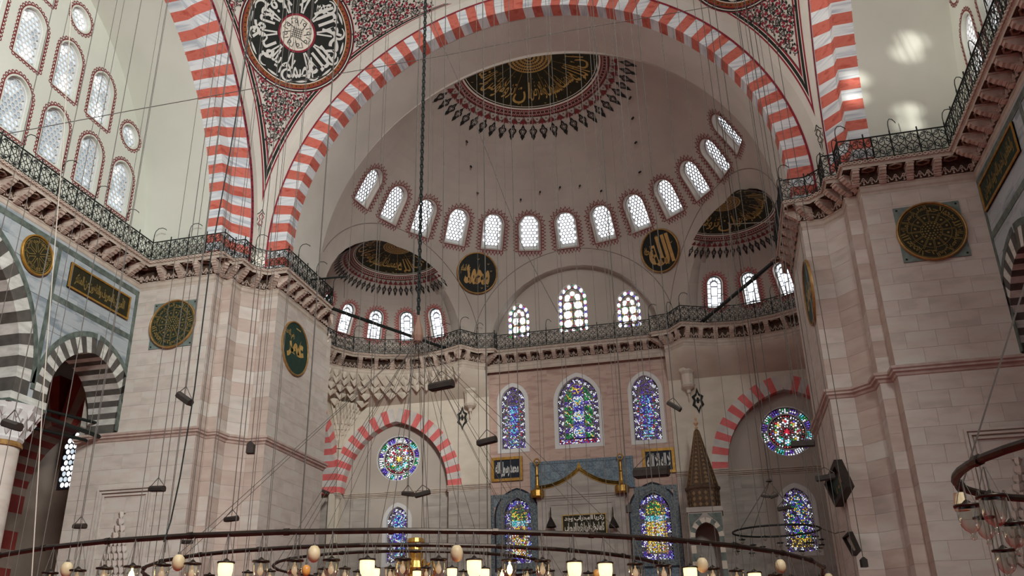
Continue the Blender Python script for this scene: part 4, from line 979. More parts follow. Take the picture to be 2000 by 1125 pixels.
# =================================================================== SIDE WALLS BELOW THE GALLERY
YS = 36.78
for s, sn in ((-1, 'left'), (1, 'right')):
    fx = wallXL if s < 0 else wallXR; fr = fx(s*XW); sg = 1 if s < 0 else -1
    base = MB(); base.box(fr, *sorted((sg*4, sg*39.6)), 13.4, 22.6, -2.3, 0); cut = MB()
    def op(c, r, rise, zc):
        O, e, Rr = pt_arch(sg*c, zc, r, rise, 12); return [(sg*c+r, 12)]+O+[(sg*c-r, 12)], e, Rr
    _, e1, R1 = op(YS, 2.88, 3.15, 14.4); _, e2, R2 = op(25.8, 5.95, 6.3, 14.7); o1 = op(YS, 3.05, 3.35, 14.4)[0]; o2 = op(25.8, 6.15, 6.5, 14.7)[0]
    prism_cut(cut, fr, o1, -3, 1); prism_cut(cut, fr, o2, -3, 1); 
    wl = plate_wall('wall_nave_'+sn, None, base, cut, marble_b, 'blue grey marble %s wall with striped arches below the gallery' % sn)
    def sk(u, z, u0, u1, z0, z1, s=s, sg=sg):
        off = 18.0 if s < 0 else -39.5
        for c, r, zc in ((YS, 3.25, 14.5), (25.8, 6.9, 14.7)):
            for uu in (u0, u1):
                for zz in (z0, z1):
                    if math.hypot(uu+off-sg*c, max(0, zz-zc)) < r: return True
        return False
    A, B_ = ((-XW, 18.0), (-XW, 39.25)) if s < 0 else ((XW, 39.5), (XW, 18.25))
    clad(wl, A, B_, 13.9, 22.1, .75, 1.9, marble_b, 'marble_slab', .025, skip=sk)
    # green marble strips
    for nm2, y0, y1, z0, z1 in (('v', 32.78, 33.05, 15.5, 22.1), ('v', 39.25, 39.5, 13.9, 22.1), ('h', 33.05, 39.25, 19.28, 19.6), ('h', 12, 39.5, 22.1, 22.42), ('v', 18.6, 18.85, 15.5, 22.1)):
        block('marble_strip', verd, fr, *sorted((sg*y0, sg*y1)), z0, z1, 0, .05, wl)
    for c, r, rise, zc, e, Rr, n, nm2, t in ((YS, 2.88, 3.15, 14.4, e1, R1, 14, 'smaller', .86), (25.8, 5.95, 6.3, 14.7, e2, R2, 18, 'wide', .92)):
        ar = empty('striped_marble_arch', (s*XW, c, 14), 'grey and white striped %s arch of the %s aisle wall' % (nm2, sn), 'arch', 'grey and white aisle arches')
        PX2 = (lambda s: (lambda a, z, d: V((s*d, a, z))))(s)
        arch(ar, PX2, c, zc, e, [(Rr, XW-.05), (Rr+t, XW-.05), (Rr+t, XW+2.2), (Rr, XW+2.2)], 0, None, n, [grey_v, light_v], 13.9, 1)
        b = MB()
        for q in (-1, 1):
            P = []
            for i in range(21):
                T = math.acos(e/Rr)*i/20
                for rr in (Rr+t, Rr+t+.3): P.append(PX2(c+q*(-e+rr*cos(T)), zc+rr*sin(T), XW-.06))
            b.add(P, [(2*i, 2*i+1, 2*i+3, 2*i+2) for i in range(20)])
        b.build('green_outline', verd, ar)
    # column between the arches
    col = empty('aisle_column', (s*XW, 32.75, 0), 'marble column with carved white capital between the aisle arches on the %s' % sn, 'column')
    b = MB(); b.box(fr, *sorted((sg*31.6, sg*33.95)), 13.45, 13.95, -2.3, .1); b.build('impost', light_v, col); b = MB(); b.box(fr, *sorted((sg*31.55, sg*34.0)), 13.42, 13.58, -2.35, .14); b.build('green_moulding', verd, col)
    b = MB(); c0 = (s*(XW+1.05), 32.75, 0); b.lathe(c0, [(.92, 11.75), (1.0, 11.9), (.98, 12.0), (1.05, 12.3), (1.2, 12.7), (1.45, 13.1), (1.62, 13.45), (.1, 13.46)], 8)
    for k in range(3):
        for j in range(10+2*k):
            a = 2*pi*(j+.5*(k % 2))/(10+2*k); rr = 1.04+.16*k; z = 12.1+.4*k; p = V((c0[0]+rr*cos(a), c0[1]+rr*sin(a), z)); t = V((-sin(a), cos(a), 0)); o = V((cos(a), sin(a), 0))
            b.add([p-t*.22+V((0, 0, .3)), p+t*.22+V((0, 0, .3)), p+o*.22+V((0, 0, .26)), p+V((0, 0, -.12))], [(0, 2, 3), (2, 1, 3), (0, 1, 2)])
    b.build('capital', stucco, col)
    b = MB(); b.lathe(c0, [(.98, 11.5), (1.0, 11.6), (.94, 11.75)], 24); b.build('bronze_collar', bronzef, col)
    b = MB(); b.lathe(c0, [(1.0, 0), (1.0, .5), (.93, .8), (.88, 11.55)], 24); b.build('shaft', stone, col, smooth=True)
    # iron ties across the arches
    for z, y0, y1, r in ((13.62, 33.7, 39.9, .12),):
        b = MB(); b.tube([(s*(XW+.9), y0, z), (s*(XW+.9), y1, z)], r, 6); tag(b.build('tie_bar', iron), 'dark green iron tie bar across the small striped arch on the %s' % sn, 'tie bar')
    # aisle beyond
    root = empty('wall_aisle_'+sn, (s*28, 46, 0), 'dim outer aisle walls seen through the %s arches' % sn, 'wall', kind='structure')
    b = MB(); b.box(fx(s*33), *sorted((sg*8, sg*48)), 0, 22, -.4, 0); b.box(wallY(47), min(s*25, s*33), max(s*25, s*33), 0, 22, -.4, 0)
    b.box(lambda u, v, w_: V((u, v, w_)), min(s*23.2, s*33), max(s*23.2, s*33), 8, 47, 19.8, 20.2); b.box(wallY(8), min(s*23, s*33), max(s*23, s*33), 0, 22, 0, .4); b.build('aisle_wall', mat('dim_plaster_'+sn, (150, 134, 120), (130, 114, 102), .4, rough=.9), root)  # near end wall is added to shut light out of the aisle
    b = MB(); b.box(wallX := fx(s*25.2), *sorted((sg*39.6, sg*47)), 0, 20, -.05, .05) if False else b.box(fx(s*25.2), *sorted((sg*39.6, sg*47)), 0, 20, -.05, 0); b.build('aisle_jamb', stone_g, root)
    PYa = PY; O, e, Rr = pt_arch(s*29.0, 11.6, 3.3, 3.9)
    ar = empty('striped_aisle_arch', (s*29, 42, 11), 'dark red and brown striped arch inside the %s aisle' % sn, 'arch', 'red and brown arches inside the aisles')
    arch(ar, PYa, s*29.0, 11.6, e, [(Rr, 42), (Rr+3.2, 42), (Rr+3.2, 44), (Rr, 44)], 0, None, 12, [dred_v, brown_v], 4, 7)
    if s < 0:
        a, c2, t = aty(104, 955, 46.6), aty(152, 962, 46.6), aty(150, 842, 46.6); fw = wallY(46.9, (a.x+c2.x)/2+.1, a.z)
        w_, h = 2.2, t.z-a.z+.1; root = empty(wname(), fw(0, 0, 0), 'arched window of rounded panes deep in the left aisle behind the small arch', 'window', kind='structure'); O = arch_outline(w_, h, 12, .3)
        b = MB(); b.poly(fw, O, .02, 0); b.build('frame', leadd, root); y = .12; j = 0
        while y < h:
            for i in range(-3, 4):
                x = i*.34+(.17 if j % 2 else 0)
                if inside(offset_outline(O, -.12), x, y+.16):
                    q = MB(); m = sky_w if random.random() < .8 else sky_m; q.poly(fw, circ(x, y+.16, .14, 7, .17), .05, 0, .02); q.build('pane', m, root)
            y += .37; j += 1
        for z in (a.z+2.0, a.z+.9):
            b = MB(); p0 = V((-23.3, 33.3, z+.9)); b.tube([(-26.0, 33.4, z), (-24.3, 39.7, z)], .09, 6); tag(b.build('tie_bar', iron), ('upper' if z > a.z+1.5 else 'lower')+' iron tie bar crossing in front of the left aisle window', 'tie bar')

# =================================================================== PAINTED DOME ROSETTES (polar print on a sphere)
def polar(c, r, az0, w_off=.02):
    """u = polar angle from the zenith (rad), v = azimuth offset (rad)"""
    return lambda u, v, w_=0: sph(c, r, az0+v, pi/2-u, w_off+w_)
def rosette(name, label, c, r, az0, half, T, nleaf, words, golddisc, parent):
    fr = polar(c, r, az0); S_ = T/R_(29.1); g = lambda d: R_(d)*S_
    b = MB(); n = 56
    def ann(t0, t1, mi, w_=0):
        q = max(1, math.ceil(abs(t1-t0)/R_(2.0)))
        for k in range(q):
            P = []; a, c_ = t0+(t1-t0)*k/q, t0+(t1-t0)*(k+1)/q
            for i in range(n+1): v = -half+2*half*i/n; P += [fr(a, v, w_), fr(c_, v, w_)]
            b.add(P, [(2*i, 2*i+1, 2*i+3, 2*i+2) for i in range(n)], mi)
    # 0 olive 1 gold 2 maroon 3 black 4 cream
    ann(.001, g(5.9), 1, .006); ann(g(5.9), g(17.9), 0); ann(g(17.9), g(18.1), 4, .006); ann(g(18.1), g(18.5), 0); ann(g(18.5), g(19.0), 4, .004); ann(g(19.0), g(21.3), 2)
    ann(g(21.3), g(21.45), 3, .006)
    # star openings in the gold disc
    for k, (t, m) in enumerate(((.8, 6), (1.9, 9), (3.0, 14), (4.1, 19), (5.1, 24))):
        for j in range(m):
            v = -half+2*half*(j+.5+.25*(k % 2))/m; L_ = max(.01, t)
            P = [(g(t)+g(.42)*(1 if q % 2 else .5)*cos(q*pi/4), v+(.42/L_)*(1 if q % 2 else .5)*sin(q*pi/4)) for q in range(8)]
            b.poly(fr, P, .012, 3)
    # braid
    for ph in (0, pi):
        P = [(g(20.15)+g(.75)*sin(i*2*pi/8+ph), -half+2*half*i/(nleaf*8*2)) for i in range(nleaf*16+1)]
        b.strip(fr, P, g(.13), .01, 4)
    for j in range(nleaf*2): v = -half+2*half*(j+.5)/(nleaf*2); b.poly(fr, [(g(19.4), v), (g(20.15), v+.012), (g(20.9), v), (g(20.15), v-.012)][::-1] if False else [(g(19.75), v), (g(20.15), v+.014), (g(20.55), v), (g(20.15), v-.014)], .012, 3)
    # scallops, triangles, leaves
    dv = 2*half/nleaf
    for j in range(nleaf):
        v = -half+dv*(j+.5)
        if j < nleaf-1:
            b.strip(fr, [(g(21.45)+g(1.9)*sin(pi*i/10), v+dv*(i/10)) for i in range(11)], g(.2), .012, 3)
            b.poly(fr, [(g(21.9), v+dv*.5), (g(22.6), v+dv*.62), (g(22.3), v+dv*.5), (g(22.6), v+dv*.38)], .012, 3)
        b.poly(fr, [(g(22.0), v), (g(22.9), v+dv*.25), (g(23.8), v+dv*.42), (g(23.6), v+dv*.1), (g(24.2), v), (g(23.6), v-dv*.1), (g(23.8), v-dv*.42), (g(22.9), v-dv*.25)], .012, 2)
        O = [(24.0, 0), (24.7, .14), (25.3, .18), (25.6, .34), (26.2, .40), (26.8, .30), (27.3, .20), (28.1, .12), (27.9, .2), (29.1, 0)]
        def mk(k, c0=26.2): return [(g(c0+(t-c0)*k), v+dv*x*k) for t, x in O]+[(g(c0+(t-c0)*k), v-dv*x*k) for t, x in O[-2:0:-1]]
        o_, i_ = mk(1), mk(.60); b.ring(fr, o_, i_, .010, 3)
        for q in (-1, 1):
            b.strip(fr, [(g(25.0), v+q*dv*.10), (g(25.6), v+q*dv*.02), (g(26.2), v+q*dv*.16), (g(26.8), v+q*dv*.05)], g(.36), .011, 3)
        b.poly(fr, [(g(26.8), v), (g(27.4), v+dv*.08), (g(28.2), v), (g(27.4), v-dv*.08)], .011, 3)
    # script radial
    nw = len(words); cw = 2*half/nw
    for j, wd in enumerate(words):
        v = half*.96-cw*.98*(j+.5)          # right-to-left reading from inside
        P, F, bb = glyphs(wd, .006); W = bb[1]-bb[0]; H = bb[3]-bb[2]; k = min(cw*.96/W, 1); 
        hh = g(7.5) if j % 2 else g(6.4); t0 = g(16.9) if j % 2 else g(15.9)
        b.add([fr(t0-(p[1]-bb[2])/H*hh, (-1 if True else 1)*(-(v+(p[0]-(bb[0]+bb[1])/2)*k)), .012) for p in P], F, 1)
        for t in (v-cw*.5, v-cw*.46):
            b.strip(fr, [(g(6.2), t), (g(13.5), t*1.0)], g(.22), .011, 1)
    for j in range(nleaf*2):
        v = -half+2*half*(j+random.random())/(nleaf*2); t = g(random.choice((8.2, 9.6, 17.2, 12))); a = random.uniform(0, 3)
        b.strip(fr, [(t, v), (t+g(.7)*cos(a), v+.03*sin(a)*g(1)/R_(1))], g(.2), .011, 1)
    b.build(name, [olive, goldp, maroon_d, blackp, cream_p], parent)
verse = ['ان', 'الله', 'يمسك', 'السموات', 'والارض', 'ان', 'تزولا', 'ولئن', 'زالتا', 'ان', 'امسكهما']
rt = empty('painted_rosette', sph(DC, DR, 0, R_(75)), 'large half rosette of gold script and black leaves crowning the half dome', 'painted rosette')
rosette('painted_print', '', DC, DR, 0, R_(89), R_(29.1), 26, verse[:9], True, rt)
for s, sn in ((-1, 'left'), (1, 'right')):
    rt = empty('painted_rosette', sph(EXC[s], EXR, s*EXA, R_(75)), 'smaller script rosette with pointed leaf fringe in the %s exedra dome' % sn, 'painted rosette')
    rosette('painted_print', '', EXC[s], EXR, s*EXA, R_(100), R_(47), 34, verse[:7], True, rt)

# =================================================================== PENDENTIVE PAINTING
def arab(b, fr, inside_f, u0, u1, v0, v1, st, mk=0):
    """flowers (mi 0 black), red swirls (mi 1) and stems"""
    rnd = random.Random(5); j = 0; v = v0
    while v < v1:
        u = u0+(st/2 if j % 2 else 0)
        while u < u1:
            if inside_f(u, v, st*.42):
                ph = rnd.uniform(0, 6)
                if (round(u/st)+j) % 2 == 0:
                    R0 = st*.27; b.ring(fr, [(u+R0*(1+.22*cos(8*q))*cos(q), v+R0*(1+.22*cos(8*q))*sin(q)) for q in [2*pi*i/32 for i in range(32)]], circ(u, v, R0*.62, 32), .014, 0)
                    for q in range(8): a = q*pi/4; b.poly(fr, circ(u+R0*.42*cos(a), v+R0*.42*sin(a), R0*.13, 4), .014, 0)
                    b.poly(fr, circ(u, v, R0*.16, 6), .014, 0)
                else:
                    for q in (0, pi):
                        a = ph+q; P = [(u+cos(a+t*2.6)*st*(.08+.13*t*1.9), v+sin(a+t*2.6)*st*(.08+.13*t*1.9)) for t in [i/8 for i in range(9)]]
                        b.strip(fr, P, lambda t, st=st: st*.26*sin(pi*min(1, .12+t*.9))+.01, .014, 1)
                        b.poly(fr, circ(P[0][0], P[0][1], st*.07, 6), .014, 1)
                for q in range(3):
                    a = ph+q*2.1; P = [(u+cos(a+t*1.5)*st*(.3+.28*t), v+sin(a+t*1.5)*st*(.3+.28*t)) for t in [i/6 for i in range(7)]]
                    b.strip(fr, P, .045, .012, 1 if q == 1 else 0)
                    p = P[-1]; b.poly(fr, [(p[0]-.07, p[1]), (p[0], p[1]+.1), (p[0]+.07, p[1]), (p[0], p[1]-.1)], .013, 0)
                    p = P[3]; b.poly(fr, [(p[0], p[1]), (p[0]+.12*cos(a), p[1]+.12*sin(a)), (p[0]+.12*cos(a+.9), p[1]+.12*sin(a+.9))], .013, 0)
            u += st
        v += st*.8; j += 1
for s, sn in ((-1, 'left'), (1, 'right')):
    ca, ce, rr_ = s*R_(45.2), R_(35.6), R_(8.85)*SR
    rt = empty('painted_pendentive_triangle', sph(SC, SR, s*R_(45), R_(20)), 'floral arabesque triangle edged with red and black bands on the %s pendentive' % sn, 'painted ornament')
    frm = lambda u, v, w_=0: sph(SC, SR, u, v, w_+.012)
    b = MB(); EL0, EL1 = 7.6, 44
    def off(el): return .30+.28*max(0, min(1, (el-8)/16))
    def lims(el, o): a0, a1 = azlim(R_(el), 0); c = SR*cos(R_(el)); q = off(el)+o; return a0+q/c, a1-q/c
    for o0, o1, mi in ((0, .10, 1), (.10, .15, 2), (.15, .33, 0), (.33, .37, 2), (.37, .47, 1), (.47, .50, 0)):
        P0, P1 = [], []
        for i in range(61):
            el = EL0+(EL1-EL0)*i/60; a, c = lims(el, o0); a2, c2 = lims(el, o1)
            mid = (a+c)/2
            if a > c: a = c = mid
            if a2 > c2: a2 = c2 = mid
            P0 += [frm(s*a, R_(el), .002), frm(s*a2, R_(el), .002)]; P1 += [frm(s*c, R_(el), .002), frm(s*c2, R_(el), .002)]
        F = [(2*i, 2*i+1, 2*i+3, 2*i+2) for i in range(60)]; b.add(P0, F, mi); b.add(P1, F, mi)
    # local metric frame around the pendentive axis
    loc = lambda u, v, w_=0: sph(SC, SR, s*R_(45.2)+u/(SR*cos(v/SR)), v/SR, w_+.008)
    def infield(u, v, m):
        el = math.degrees(v/SR)
        if el < 10 or el > 43.5: return False
        a, c = lims(el, .5); az = R_(45.2)+s*u/(SR*cos(v/SR)); k = m/(SR*cos(v/SR))
        if not (a+k*.45 < az < c-k*.45): return False
        p = sph(SC, SR, s*az, v/SR); q = sph(SC, SR, ca, ce); return (p-q).length > rr_+m*.85
    for st in (.50,): arab(b, loc, infield, -12, 12, SR*R_(9.5), SR*R_(43.5), st)
    b.build('painted_print', [blackp, maroon, cream_p], rt)
    b = MB(); z = sph(SC, SR, s*R_(45.3), R_(5.2)); n3 = (SC-z).normalized(); ey = (V((0, 0, 1))-n3*n3.z).normalized(); fz = frame(z, ey.cross(n3), ey)
    for q in (-1, 1):
        b.strip(fz, [(0, .75), (q*.12, .5), (q*.38, .28), (q*.2, .05), (q*.28, -.2), (q*.06, -.4), (q*.05, -.95), (0, -1.05)], .045, .05, 0)
        b.strip(fz, [(0, .5), (q*.15, .25), (q*.05, .02), (q*.14, -.2), (0, -.35)], .05, .05, 1)
    tag(b.build('painted_palmette', [blackp, maroon] if s < 0 else [blackp, blackp]), 'small painted palmette at the foot of the %s pendentive' % sn, 'painted ornament')
    # great roundel
    root = empty('painted_roundel', sph(SC, SR, ca, ce), 'huge black roundel with white radial script on the %s pendentive' % sn, 'roundel')
    p = sph(SC, SR, ca, ce); en = (SC-p).normalized(); ey = (V((0, 0, 1))-en*en.z).normalized(); f = frame(p, ey.cross(en), ey, (SC, SR))
    b = MB(); N = 72
    def ann(r0, r1, mi, w_):
        q = max(1, math.ceil((r1-r0)/.4))
        for k in range(q): b.ring(f, circ(0, 0, r0+(r1-r0)*(k+1)/q, N), circ(0, 0, r0+(r1-r0)*k/q, N), w_, mi)
    R0 = rr_
    ann(R0*1.02, R0*1.035, 4, .02); ann(R0*1.0, R0*1.02, 0, .02); ann(R0*.985, R0*1.0, 2, .02); ann(R0*.965, R0*.985, 0, .02); ann(R0*.95, R0*.965, 4, .02); ann(R0*.885, R0*.95, 3, .02); ann(R0*.87, R0*.885, 2, .02); ann(R0*.33, R0*.87, 0, .02); ann(R0*.295, R0*.33, 4, .025); ann(0.001, R0*.295, 2, .025)
    for i in range(72): a = 2*pi*(i+.5)/72; b.poly(f, circ(R0*.917*cos(a), R0*.917*sin(a), .05, 6), .028, 0)
    nw = 10; words = ['قل هو', 'الله', 'احد', 'الله', 'الصمد', 'لم يلد', 'ولم', 'يولد', 'كفوا', 'احد']
    for j in range(nw):
        a = pi/2-2*pi*(j+.5)/nw; ux, uy = cos(a), sin(a)      # outward
        tx, ty = sin(a), -cos(a); 
        if True:
            P, F, bb = glyphs(words[j], .022); W = bb[1]-bb[0]; H = bb[3]-bb[2]; wk = R0*.47/W; hk = R0*.36/H; r0 = R0*.47
            sgn = -1                      # letters stand with their feet outwards
            b.add([f(ux*(r0+R0*.30-(p[1]-bb[2])*hk)+sgn*tx*-(p[0]-(bb[0]+bb[1])/2)*wk*-1, uy*(r0+R0*.30-(p[1]-bb[2])*hk)+sgn*ty*-(p[0]-(bb[0]+bb[1])/2)*wk*-1, .032) for p in P], F, 1)
        for q in (-.11, 0.11):
            a2 = a+pi/nw+q*.35; b.strip(f, [(R0*.35*cos(a2), R0*.35*sin(a2)), (R0*.62*cos(a2+q*.4), R0*.62*sin(a2+q*.4))], .10, .03, 1)
        a3 = a+pi/nw; cx, cy = R0*.74*cos(a3), R0*.74*sin(a3)
        P = [(cx+R0*.085*(1+.3*t)*cos(a3+2.6+t*4.6), cy+R0*.085*(1+.3*t)*sin(a3+2.6+t*4.6)) for t in [i/12 for i in range(13)]]
        b.strip(f, P, lambda t: .05+.10*sin(pi*t), .03, 1)
        cx, cy = R0*.76*cos(a), R0*.76*sin(a)
        b.strip(f, [(R0*.83*cos(a+t), R0*.83*sin(a+t)) for t in [(-.13+.26*i/8) for i in range(9)]], lambda t: .03+.11*sin(pi*t), .03, 1)
    for j in range(8):
        a = 2*pi*j/8; b.strip(f, [(R0*.12*cos(a), R0*.12*sin(a)), (R0*.25*cos(a+.25), R0*.25*sin(a+.25)), (R0*.26*cos(a+.65), R0*.26*sin(a+.65)), (R0*.17*cos(a+.7), R0*.17*sin(a+.7))], .05, .032, 0)
        b.ring(f, circ(R0*.2*cos(a+.3), R0*.2*sin(a+.3), .12, 8), circ(R0*.2*cos(a+.3), R0*.2*sin(a+.3), .07, 8), .033, 0)
    for k in range(-2, 3): b.strip(f, [(k*R0*.035, -R0*.1), (k*R0*.035, R0*.1)], .035, .032, 0); b.strip(f, [(-R0*.1, k*R0*.035), (R0*.1, k*R0*.035)], .035, .032, 0)
    b.build('painted_print', [blackp, silver_p, cream_p, orange_p, maroon], root)

# =================================================================== ROUNDELS AND PANELS
def disc(name, fr, r, label, ground, framem, ink, style, words, group=None, plate=None, ring=.10, thick=.14):
    if plate: framem = bronzef
    root = empty(name, fr(0, 0, 0), label, 'roundel', group)
    if plate:
        b = MB(); b.box(fr, -plate, plate, -plate, plate, .0, .045); b.build('marble_backing', teal, root)
        b = MB()
        for x in (-1, 1):
            for y in (-1, 1): b.poly(fr, circ(x*plate*.9, y*plate*.9, .05, 8), .06, 0, .045)
        b.build('stud', blackp, root)
    w0 = .05 if plate else .0
    b = MB(); b.poly(fr, circ(0, 0, r*.95, 48), w0+thick*.5, 0, w0); brd = b.build('board', ground, root)
    b = MB(); N = 48; prof = [(r, w0), (r, w0+thick*.8), (r-ring*.3, w0+thick), (r-ring*.7, w0+thick), (r-ring, w0+thick*.7), (r-ring, w0+thick*.5)]; P = []
    for q in range(N): a = 2*pi*q/N; P += [fr(x*cos(a), x*sin(a), z) for x, z in prof]
    m = len(prof); b.add(P, [(q*m+i, q*m+i+1, ((q+1) % N)*m+i+1, ((q+1) % N)*m+i) for q in range(N) for i in range(m-1)]); b.build('rim', framem, root, smooth=True)
    z = w0+thick*.5+.012; b = MB(); R0 = r-ring
    if style == 'wheel':
        for k in (.34, .62, .98): b.ring(fr, circ(0, 0, R0*k, 40), circ(0, 0, R0*k-.022, 40), z, 0)
        for j in range(12):
            a = 2*pi*j/12
            for q in (-.05, .05): b.strip(fr, [(R0*.34*cos(a+q), R0*.34*sin(a+q)), (R0*.72*cos(a+q*.6), R0*.72*sin(a+q*.6))], .022, z, 0)
            P, F, bb = glyphs(words[j % len(words)], .02); W = bb[1]-bb[0]; H = bb[3]-bb[2]; a += pi/12; ux, uy, tx, ty = cos(a), sin(a), sin(a), -cos(a)
            b.add([fr(ux*(R0*.70+(p[1]-bb[2])*R0*.23/H)+tx*(p[0]-(bb[0]+bb[1])/2)*R0*.44/W, uy*(R0*.70+(p[1]-bb[2])*R0*.23/H)+ty*(p[0]-(bb[0]+bb[1])/2)*R0*.44/W, z) for p in P], F, 0)
            b.poly(fr, circ(ux*R0*.5, uy*R0*.5, R0*.045, 5), z, 0)
        for k, n in ((.1, 6), (.19, 12), (.28, 18)):
            for j in range(n): a = 2*pi*j/n; b.poly(fr, circ(R0*k*cos(a), R0*k*sin(a), R0*.035, 5), z, 0)
    elif style == 'star':
        for j in range(8):
            a = 2*pi*j/8; b.strip(fr, [(R0*.15*cos(a), R0*.15*sin(a)), (R0*.6*cos(a+.28), R0*.6*sin(a+.28)), (R0*.85*cos(a), R0*.85*sin(a)), (R0*.6*cos(a-.28), R0*.6*sin(a-.28)), (R0*.15*cos(a), R0*.15*sin(a))], .03, z, 0)
            a += pi/8; P, F, bb = glyphs(words[j % len(words)], .02); W = bb[1]-bb[0]; H = bb[3]-bb[2]; ux, uy, tx, ty = cos(a), sin(a), sin(a), -cos(a)
            b.add([fr(ux*(R0*.66+(p[1]-bb[2])*R0*.22/H)+tx*(p[0]-(bb[0]+bb[1])/2)*R0*.5/W, uy*(R0*.66+(p[1]-bb[2])*R0*.22/H)+ty*(p[0]-(bb[0]+bb[1])/2)*R0*.5/W, z) for p in P], F, 0)
        b.ring(fr, circ(0, 0, R0*.95, 40), circ(0, 0, R0*.92, 40), z, 0)
    else:
        t, k, off_ = words; b.text(fr, t, 0, -R0*.02, width=R0*1.35, height=R0*k, w_=z, mi=0, off=off_)
    b.build('script', ink, brd); return root, z, R0
lst = ['الله', 'محمد', 'احد', 'العلي', 'الرحمن', 'الملك']
disc('script_roundel', wallY(39.49, -19.95, 20.03), 1.5, 'dark gold rimmed wheel of script on a grey green square on the left pier', dgreen, goldf, goldd, 'wheel', lst, None, plate=1.42)
disc('script_roundel', wallY(39.49, 20.23, 20.12), 1.5, 'dark gold rimmed wheel of script on a green square on the right pier', olive, goldf, goldd, 'wheel', lst, None, plate=1.42)
disc('script_roundel', wallXL(-22.58, 31.47, 21.02), 1.06, 'gold and dark green star script roundel on the blue marble left wall', olive, goldf, goldd, 'star', lst, None)
frd = wallXL(-15.04, 44.95, 19.95); root, z, R0 = disc('green_roundel', frd, 1.72, 'green oval looking roundel with large script on the flank of the left pier', greenb, bronzef, goldp, 'big', ('عمر', .95, .055))
b = MB(); b.text(frd, 'رضي الله عنه', -R0*.52, R0*.42, width=R0*.7, height=R0*.38, w_=z, off=.02); b.strip(frd, [(-.1, R0*.8), (R0*.3, R0*.8)], .07, z); b.build('small_script', goldp, root)
frd = wallXR(15.04, 43.1, 19.2); root, z, R0 = disc('green_roundel', frd, 1.72, 'green script roundel seen edge on at the flank of the right pier', greenb, bronzef, goldp, 'big', ('عثمان', .8, .05))
def pend_disc(az, px, lab, t, small):
    p = sph(DC, DR, az, R_(19)); en = (DC-p).normalized(); ey = (V((0, 0, 1))-en*en.z).normalized(); f0 = frame(p+en*.16, ey.cross(en), ey)
    root, z, R0 = disc('black_roundel', f0, 1.66, lab, blackp, bronzef, goldt, 'big', t, 'black script roundels on the half dome', thick=.18, ring=.12)
    b = MB(); b.text(f0, small, -R0*.62, R0*.14, width=R0*.5, height=R0*.5, w_=z, off=.02)
    for x, y in ((.55, .55), (.72, .2), (.3, -.72), (.6, -.6), (0, .75)): b.strip(f0, [(x*R0-.08, y*R0), (x*R0, y*R0-.09), (x*R0+.08, y*R0+.03)], .035, z)
    b.build('small_script', goldp, root)
pend_disc(-R_(31.0), 0, 'black roundel with wide gold script between the left exedra and mihrab bay', ('محمد', 1.15, .05), 'عليه السلام')
pend_disc(R_(30.9), 0, 'black roundel with tall gold script between the mihrab bay and right exedra', ('الله', 1.45, .05), 'جل جلاله')
def panel(name, fr, w_, h, label, ground, framem, ink, text, off=.03, fw=.16, group=None, th=.1, tw=.86, thh=.66):
    root = empty(name, fr(0, 0, 0), label, 'inscription panel', group)
    b = MB(); b.box(fr, -w_/2, w_/2, -h/2, h/2, 0, th*.5); brd = b.build('board', ground, root)
    b = MB(); O = [(-w_/2, -h/2), (w_/2, -h/2), (w_/2, h/2), (-w_/2, h/2)]; I = [(-w_/2+fw, -h/2+fw), (w_/2-fw, -h/2+fw), (w_/2-fw, h/2-fw), (-w_/2+fw, h/2-fw)]; b.ring(fr, O, I, th, 0, 0); b.build('frame', framem, root)
    b = MB()
    if isinstance(text, str): text = [(text, 0, 1)]
    for t, v, k in text: b.text(fr, t, 0, v*h, width=(w_-2*fw)*tw, height=(h-2*fw)*thh*k, w_=th*.5+.012, off=off)
    b.build('script', ink, brd); return root
panel('inscription_panel', wallXL(-22.58, 36.26, 21.02), 4.95, 1.42, 'long gold framed dark green script panel on the blue marble left wall', olive, goldf, goldd, 'الآمرون بالمعروف والناهون عن المنكر', .03, .1)
panel('inscription_panel', wallXR(22.6, 36.5, 21.3), 5.2, 1.42, 'long gold framed dark script panel on the right wall', dgreen, goldf, goldd, 'والحافظون لحدود الله وبشر المؤمنين', .03, .1)
for (x0, x1, y0, y1), lab, t in (((961, 1022, 897, 941), 'gold framed navy script panel left of the mihrab', 'محمد رسول الله'), ((1254, 1321, 880, 926), 'gold framed navy script panel right of the mihrab', 'لا اله الا الله')):
    a, c = aty(x0, y0, YM), aty(x1, y1, YM); a2 = aty(x0, y1, YM); panel('framed_script', wallY(YM-.06, (a.x+c.x)/2, (a.z+a2.z)/2), c.x-a.x, a.z-a2.z+.1, lab, navy, goldf, silver_p, t, .035, .2, None, .16, .9, .8)
